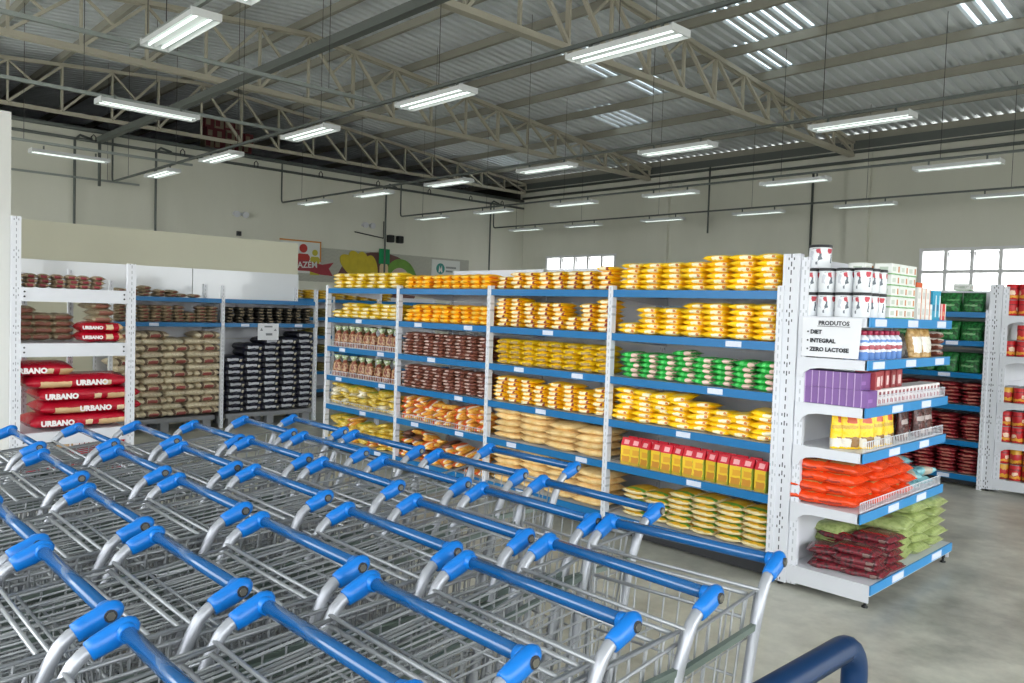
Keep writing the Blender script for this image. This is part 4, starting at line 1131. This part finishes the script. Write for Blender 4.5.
for i, (me, nm, d) in enumerate(((bp, 'black_pouch', 'black upright pouch'), (cp[0], 'brown_pouch', 'brown upright pouch'), (bp, 'black_pouch', 'black upright pouch'), (cp[1], 'brown_pouch', 'brown upright pouch'), (cp[0], 'brown_pouch', 'brown upright pouch'))):
    pouch(me, nm, .445 - .05 * (i in (0, 2)), .64 + i * .14, z3, '%s, %s along from the yellow pouches' % (d, ORD[i + 1]), PI / 2 + RND_.uniform(-.15, .15), 'dark pouches on fourth display shelf')
# fifth shelf: orange bags, teal bags
z4 = ECL[4] + .001
m_or = bagmat('orange_film', '#e2481a', [({'x': (-.06, .08), 'y': (-.07, .04), 'z': (.04, .1)}, '#c79a5a'), ({'x': (-.05, .02), 'y': (-.04, .02), 'z': (.05, .1)}, '#8f1f1a'), ({'x': (-.09, .04), 'z': (.022, .036)}, '#a83a2a')], rough=.22, jitter=.05, bump=.5)
org = vs('orange_bag', .26, .21, .068, m_or, wr=.12, p=5, q=.5, taper=.08)
m_te = bagmat('teal_film', '#7fb4bb', [({'x': (-.03, .04)}, '#a9a090')], speck=('#5f99a6', 30, .45, .6), rough=.2, bump=.5)
tel = vs('teal_bag', .2, .17, .06, m_te, wr=.14)
for c, (x, y, n, rz) in enumerate(((.18, .13, 4, .05), (.36, .14, 4, -.03), (.37, .37, 4, .1), (.37, .58, 4, -.06), (.37, .79, 3, .1), (.2, .36, 4, .0))):
    for k in range(n):
        o = link(org[(c + k) % 3], 'orange_bag', None, (x + RND_.uniform(-.015, .015), y + RND_.uniform(-.015, .015), z4 + k * .062), rz + RND_.uniform(-.12, .12), RND_.uniform(-.04, .04), RND_.uniform(-.04, .04))
        tag(o, 'orange food bag on fifth display shelf, %s up in the %s stack' % (ORD[k + 1], ('corner post', 'front corner', 'second front', 'third front', 'fourth front', 'rear')[c]), 'food bag', 'orange bags on the end display')
for k, (x, y, z, rz, rx) in enumerate(((.38, 1.0, 0, .4, .1), (.39, 1.18, 0, -.2, .05), (.38, 1.02, .06, .9, .2), (.42, 1.2, .055, 1.2, -.25), (.34, .98, .14, .4, -.2))):
    o = link(tel[k % 3], 'teal_bag', None, (x, y, z4 + z), rz, rx); tag(o, 'pale teal bag beside the orange bags, %s of the heap from below' % ORD[k + 1], 'food bag', 'teal bags on the end display')
# base: dark red clear packs and light green bags
z5 = .136
m_rp = bagmat('clear_red_film', '#7c2a34', [({'x': (-.09, .09), 'y': (-.06, -.03)}, '#b3162a'), ({'x': (.06, .1), 'z': (.0, .03)}, '#8a6f68'), ({'x': (-.02, .06), 'y': (.01, .06)}, '#7d6256')], speck=('#4a2a2c', 45, .45, .58), rough=.18, bump=.6, jitter=.08)
rp = vs('red_bean_pack', .25, .2, .044, m_rp, wr=.14, p=7, q=.45, taper=.04, e=3)
for c, (x, y, n, rz) in enumerate(((.31, .19, 3, .2), (.47, .18, 4, .05), (.47, .40, 5, -.05), (.28, .42, 4, -.1))):
    for k in range(n):
        o = link(rp[(c + k) % 3], 'red_bean_pack', None, (x + RND_.uniform(-.02, .02), y + RND_.uniform(-.02, .02), z5 + k * .039), rz + RND_.uniform(-.12, .12), RND_.uniform(-.05, .05), RND_.uniform(-.05, .05))
        tag(o, 'clear dark red pack on the display base, %s up in the %s heap' % (ORD[k + 1], ('inner near', 'outer near', 'outer far', 'inner far')[c]), 'food pack', 'dark red packs on the base')
m_lg = bagmat('light_green_film', '#a3b071', [({'x': (-.04, .05), 'y': (-.05, .05), 'z': (.04, .1)}, '#8d7a56'), ({'x': (-.12, .12), 'y': (-.12, -.07), 'z': (.01, .03)}, '#c6cf98')], speck=('#8a9a5a', 35, .48, .62), rough=.28, bump=.5, jitter=.07)
lg = vs('light_green_bag', .32, .25, .072, m_lg, wr=.12, p=5, q=.5, taper=.08)
for c, (x, y, n, rz) in enumerate(((.42, .62, 4, .1), (.42, .86, 5, -.06), (.43, 1.13, 5, .06), (.17, .5, 3, 1.5), (.2, .75, 4, 1.5), (.2, 1.05, 5, 1.5))):
    for k in range(n):
        o = link(lg[(c + k) % 3], 'light_green_bag', None, (x + RND_.uniform(-.015, .015), y + RND_.uniform(-.015, .015), z5 + k * .063), rz + RND_.uniform(-.1, .1), RND_.uniform(-.04, .04), RND_.uniform(-.04, .04))
        tag(o, 'light green bag on the display base, %s up in the %s stack' % (ORD[k + 1], ('near front', 'middle front', 'far front', 'near rear', 'middle rear', 'far rear')[c]), 'food bag', 'light green bags on the base')
o = link(box_mesh('small_box', .16, .1, .07, [m_wg]), 'small_box', None, (-.43, 4.76, 1.951)); tag(o, 'tiny grey-white box lying on top of the far gondola', 'box')

# ------------------------------------------------------------------ shopping carts
def cart_parts():
    P = {}
    hw = .245
    f = MB()
    for s in (-1, 1):
        x = s * (hw + .002)
        f.tube([(x, -.04, .984), (x, -.066, .975), (x, -.084, .958), (x, -.101, .928), (x * .996, -.122, .878), (x * .99, -.146, .79), (x * .98, -.175, .66), (x * .97, -.235, .45), (x * .97, -.285, .25), (x * .96, -.32, .15), (x * .95, -.38, .12), (x * .85, -.7, .125), (x * .72, -1.0, .14)], [.0125, .0135, .014, .014, .014, .0135, .0135, .0135, .0135, .0135, .0135, .013, .013], 8)
    f.tube([(-hw * .95, -.34, .13), (hw * .95, -.34, .13)], .011, 6); f.tube([(-hw * .72, -1.0, .14), (hw * .72, -1.0, .14)], .011, 6)
    P['frame'] = f.mesh('cart_frame', [M['post']])
    P['bar'] = MB().tube([(-hw, 0, 1.0), (hw, 0, 1.0)], .0145, 12).mesh('handlebar', [M['barblue']])
    def grip(s):
        x = s * (hw + .002)
        b = MB()
        b.tube([(x, .024, 1.012), (x, .018, 1.009), (x, .006, 1.003), (x, -.022, .991), (x, -.046, .982), (x, -.059, .9765), (x, -.060, .976)], [.008, .016, .0228, .0228, .0215, .0195, .017], 12, sq=.8)
        b.tube([(x, 0, 1.0), (x - s * .028, 0, 1.0)], [.0195, .017], 12)
        return b.mesh('grip', [M['cartblue']])
    P['gripL'], P['gripR'] = grip(-1), grip(1)
    def bolt(s):
        x = s * (hw + .0145)
        return MB().tube([(x, -.002, 1.0), (x + s * .0065, -.002, 1.0)], .012, 12).tube([(x + s * .0065, -.002, 1.0), (x + s * .0085, -.002, 1.0)], .0085, 6, 1).mesh('bolt', [M['dark'], M['bolt']])
    P['boltL'], P['boltR'] = bolt(-1), bolt(1)
    # basket: tapered cage open at the rear
    yr, yf = -.100, -.99
    def rim(t): return (.232 - .062 * t, yr + (yf - yr) * t, .945 - .075 * t)         # half width, y, z at the top edge
    def flo(t): return (.205 - .055 * t, yr - .06 + (yf + .05 - yr + .06) * t, .40 + .09 * t)
    b = MB(); W = .0027
    for s in (-1, 1):
        b.tube([(s * rim(t)[0], rim(t)[1], rim(t)[2]) for t in (0, 1)], .0045, 5)
    b.tube([(-rim(1)[0], rim(1)[1], rim(1)[2]), (rim(1)[0], rim(1)[1], rim(1)[2])], .0045, 5)
    for fr in (.2, .42, .66, .85):
        for s in (-1, 1):
            p = [Vector((s * rim(t)[0], rim(t)[1], rim(t)[2])).lerp(Vector((s * flo(t)[0], flo(t)[1], flo(t)[2])), fr) for t in (0, 1)]
            b.tube(p, W, 4)
        p = [Vector((s * rim(1)[0], rim(1)[1], rim(1)[2])).lerp(Vector((s * flo(1)[0], flo(1)[1], flo(1)[2])), fr) for s in (-1, 1)]
        b.tube(p, W, 4)
    n = 17
    for i in range(n + 1):
        t = i / n
        r, q = rim(t), flo(t)
        b.tube([(r[0], r[1], r[2]), (q[0], q[1], q[2]), (-q[0], q[1], q[2]), (-r[0], r[1], r[2])], W, 4)
    for i in range(9):
        u = -1 + 2 * i / 8
        q0, q1, r1 = flo(0), flo(1), rim(1)
        b.tube([(u * q0[0], q0[1], q0[2]), (u * q1[0], q1[1], q1[2]), (u * r1[0], r1[1], r1[2])], W, 4)
    b.tube([(-.245, yr + .002, .95), (.245, yr + .002, .95)], .0048, 6)
    # rear loops that tie the basket to the posts
    for s in (-1, 1):
        b.tube([(s * .232, yr, .945), (s * .240, yr + .006, .94), (s * .24, yr - .004, .90), (s * .225, yr - .03, .62), (s * .205, yr - .06, .40)], .005, 5)
    P['basket'] = b.mesh('basket', [M['zinc']])
    def gate(a):
        """flap hung from the rear top edge; a = angle it is swung up from hanging"""
        g = MB(); L = .44
        y0, z0 = yr - .012, .938
        def Q(u, d): 
            w = (.218 - .03 * d) * u
            return (w, y0 - math.sin(a) * d * L, z0 - math.cos(a) * d * L)
        g.tube([Q(-1, 0), Q(1, 0)], .0056, 6); g.tube([Q(-1, .13), Q(1, .13)], .005, 6)
        for d in (.45, .75, 1.0): g.tube([Q(-1, d), Q(1, d)], .0036, 5)
        for i in range(11):
            u = -1 + .2 * i
            g.tube([Q(u, 0), Q(u, 1)], .0036 if i in (0, 10) else .0026, 4)
        return g.mesh('rear_gate', [M['zinc']])
    P['gate_open'], P['gate_shut'] = gate(1.50), gate(.12)
    for s in (-1, 1):
        m_ = MB()
        a, c = Vector((s * .246, yr - .03, .872)), Vector((s * .188, yf + .03, .842))
        m_.bar(a, c, .012, .015)
        P['strip%d' % s] = m_.mesh('side_bumper', [M['olive']])
    wv = MB()
    wv.tube([(-.012, 0, .055), (.012, 0, .055)], .055, 18)
    P['wheel'] = wv.mesh('wheel', [M['black']])
    fk = MB().bar((-.018, 0, .05), (-.018, 0, .115), .004, .03).bar((.018, 0, .05), (.018, 0, .115), .004, .03).box(-.02, -.02, .112, .02, .02, .12).tube([(-.02, 0, .055), (.02, 0, .055)], .006, 6)
    P['fork'] = fk.mesh('caster_fork', [M['post']])
    # low rack over the chassis
    k = MB()
    for i in range(6):
        u = -.2 + .08 * i
        k.tube([(u * .95, -.36, .145), (u * .75, -.98, .155)], .003, 4)
    for y in (-.45, -.62, -.8): k.tube([(-.2, y, .148), (.2, y, .148)], .003, 4)
    P['tray'] = k.mesh('lower_rack', [M['zinc']])
    return P
CP = cart_parts()
def cart(x, y, label, shut, rz=0.):
    t = thing('shopping_cart', label, 'shopping cart', (x, y, 0), rz, 'blue-handled shopping carts nested in rows')
    link(CP['frame'], 'cart_frame', t); link(CP['basket'], 'basket', t); link(CP['bar'], 'handlebar', t)
    for k in 'LR':
        g = link(CP['grip' + k], 'grip', t); link(CP['bolt' + k], 'bolt', g)
    link(CP['gate_shut' if shut else 'gate_open'], 'rear_gate', t); link(CP['tray'], 'lower_rack', t)
    for s in (-1, 1):
        link(CP['strip%d' % s], 'side_bumper', t)
        for q in (0, 1):
            w = link(CP['wheel'], 'wheel', t, (s * (.235 if q == 0 else .18), -.36 if q == 0 else -.99, 0)); link(CP['fork'], 'caster_fork', w)
    return t
CARTS = [[(1.13, -2.635, .11), (1.16, -2.95), (1.14, -3.215), (1.12, -3.475), (1.095, -3.71), (1.06, -3.96)],
         [(.643, -2.437), (.603, -2.69), (.602, -2.965), (.572, -3.19), (.525, -3.435), (.50, -3.71), (.468, -3.955)],
         [(.055, -2.157), (.03, -2.42), (.02, -2.685), (-.075, -2.895), (-.09, -3.16), (-.095, -3.425), (-.1, -3.70), (-.09, -3.95)],
         [(-.565, -2.44), (-.65, -2.655), (-.665, -2.905), (-.668, -3.19), (-.725, -3.42), (-.79, -3.665), (-.81, -3.92)],
         [(-1.16, -2.435), (-1.24, -2.66), (-1.215, -2.925), (-1.325, -3.155), (-1.385, -3.385), (-1.455, -3.635)]]
CW = ['column nearest the end display', 'second column from the end display', 'middle column of the five', 'fourth column from the end display', 'farthest column, before the white rack']
for ci, col in enumerate(CARTS):
    for i, (x, y, *ang) in enumerate(col):
        cart(x, y, 'blue-handled wire cart, %s from the open end, %s' % (ORD[i + 1], CW[ci]), i == 0, ang[0] if ang else RND_.uniform(-.006, .006))

# dark blue guard rail in front
t = thing('guard_rail', 'dark navy tubular guard rail with worn bend, standing beside the carts', 'guard rail', (0, 0, 0))
R0 = .0275
def arc(c, r, a0, a1, n=7): return [(c[0], c[1] + r * math.cos(a0 + (a1 - a0) * i / n), c[2] + r * math.sin(a0 + (a1 - a0) * i / n)) for i in range(n + 1)]
xg = 1.615
MB().tube([(xg - .05, -4.9, .905), (xg, -2.78, .905)] + arc((xg, -2.78, .835), .07, PI / 2, 0) + [(xg, -2.71, .02)], R0, 14).build('rail_tube', M['navy'], t)
MB().lathe([(.07, 0), (.07, .008), (.035, .012), (.035, .03)], 20, c=(xg, -2.71)).build('floor_flange', M['navy'], t)
MB().tube([(xg - .05, -4.9, .905), (xg - .05, -4.93, .88), (xg - .05, -4.93, .02)], R0, 14).build('rear_post', M['navy'], t)

# ------------------------------------------------------------------ daylight and view
w = bpy.data.worlds.new('daylight'); SC.world = w; w.use_nodes = True
nt = w.node_tree; bg = nt.nodes['Background']
tc = nt.nodes.new('ShaderNodeTexCoord'); sp = nt.nodes.new('ShaderNodeSeparateXYZ'); mr = nt.nodes.new('ShaderNodeMapRange'); cr = nt.nodes.new('ShaderNodeMix'); cr.data_type = 'RGBA'
nt.links.new(tc.outputs['Generated'], sp.inputs[0]); nt.links.new(sp.outputs[2], mr.inputs[0]); mr.inputs[1].default_value = -.1; mr.inputs[2].default_value = .25
nt.links.new(mr.outputs[0], cr.inputs[0]); cr.inputs[6].default_value = (.42, .42, .40, 1); cr.inputs[7].default_value = (.93, .97, 1.0, 1)
nt.links.new(cr.outputs[2], bg.inputs[0]); bg.inputs[1].default_value = 4.3
SC.view_settings.view_transform = 'Standard'; SC.view_settings.look = 'None'; SC.view_settings.gamma = 1.0; SC.view_settings.use_curve_mapping = False
SC.view_settings.exposure = 0.75
SC.cycles.max_bounces = 8; SC.cycles.diffuse_bounces = 4; SC.cycles.glossy_bounces = 3; SC.cycles.transparent_max_bounces = 12
SC.cycles.sample_clamp_indirect = 4.0
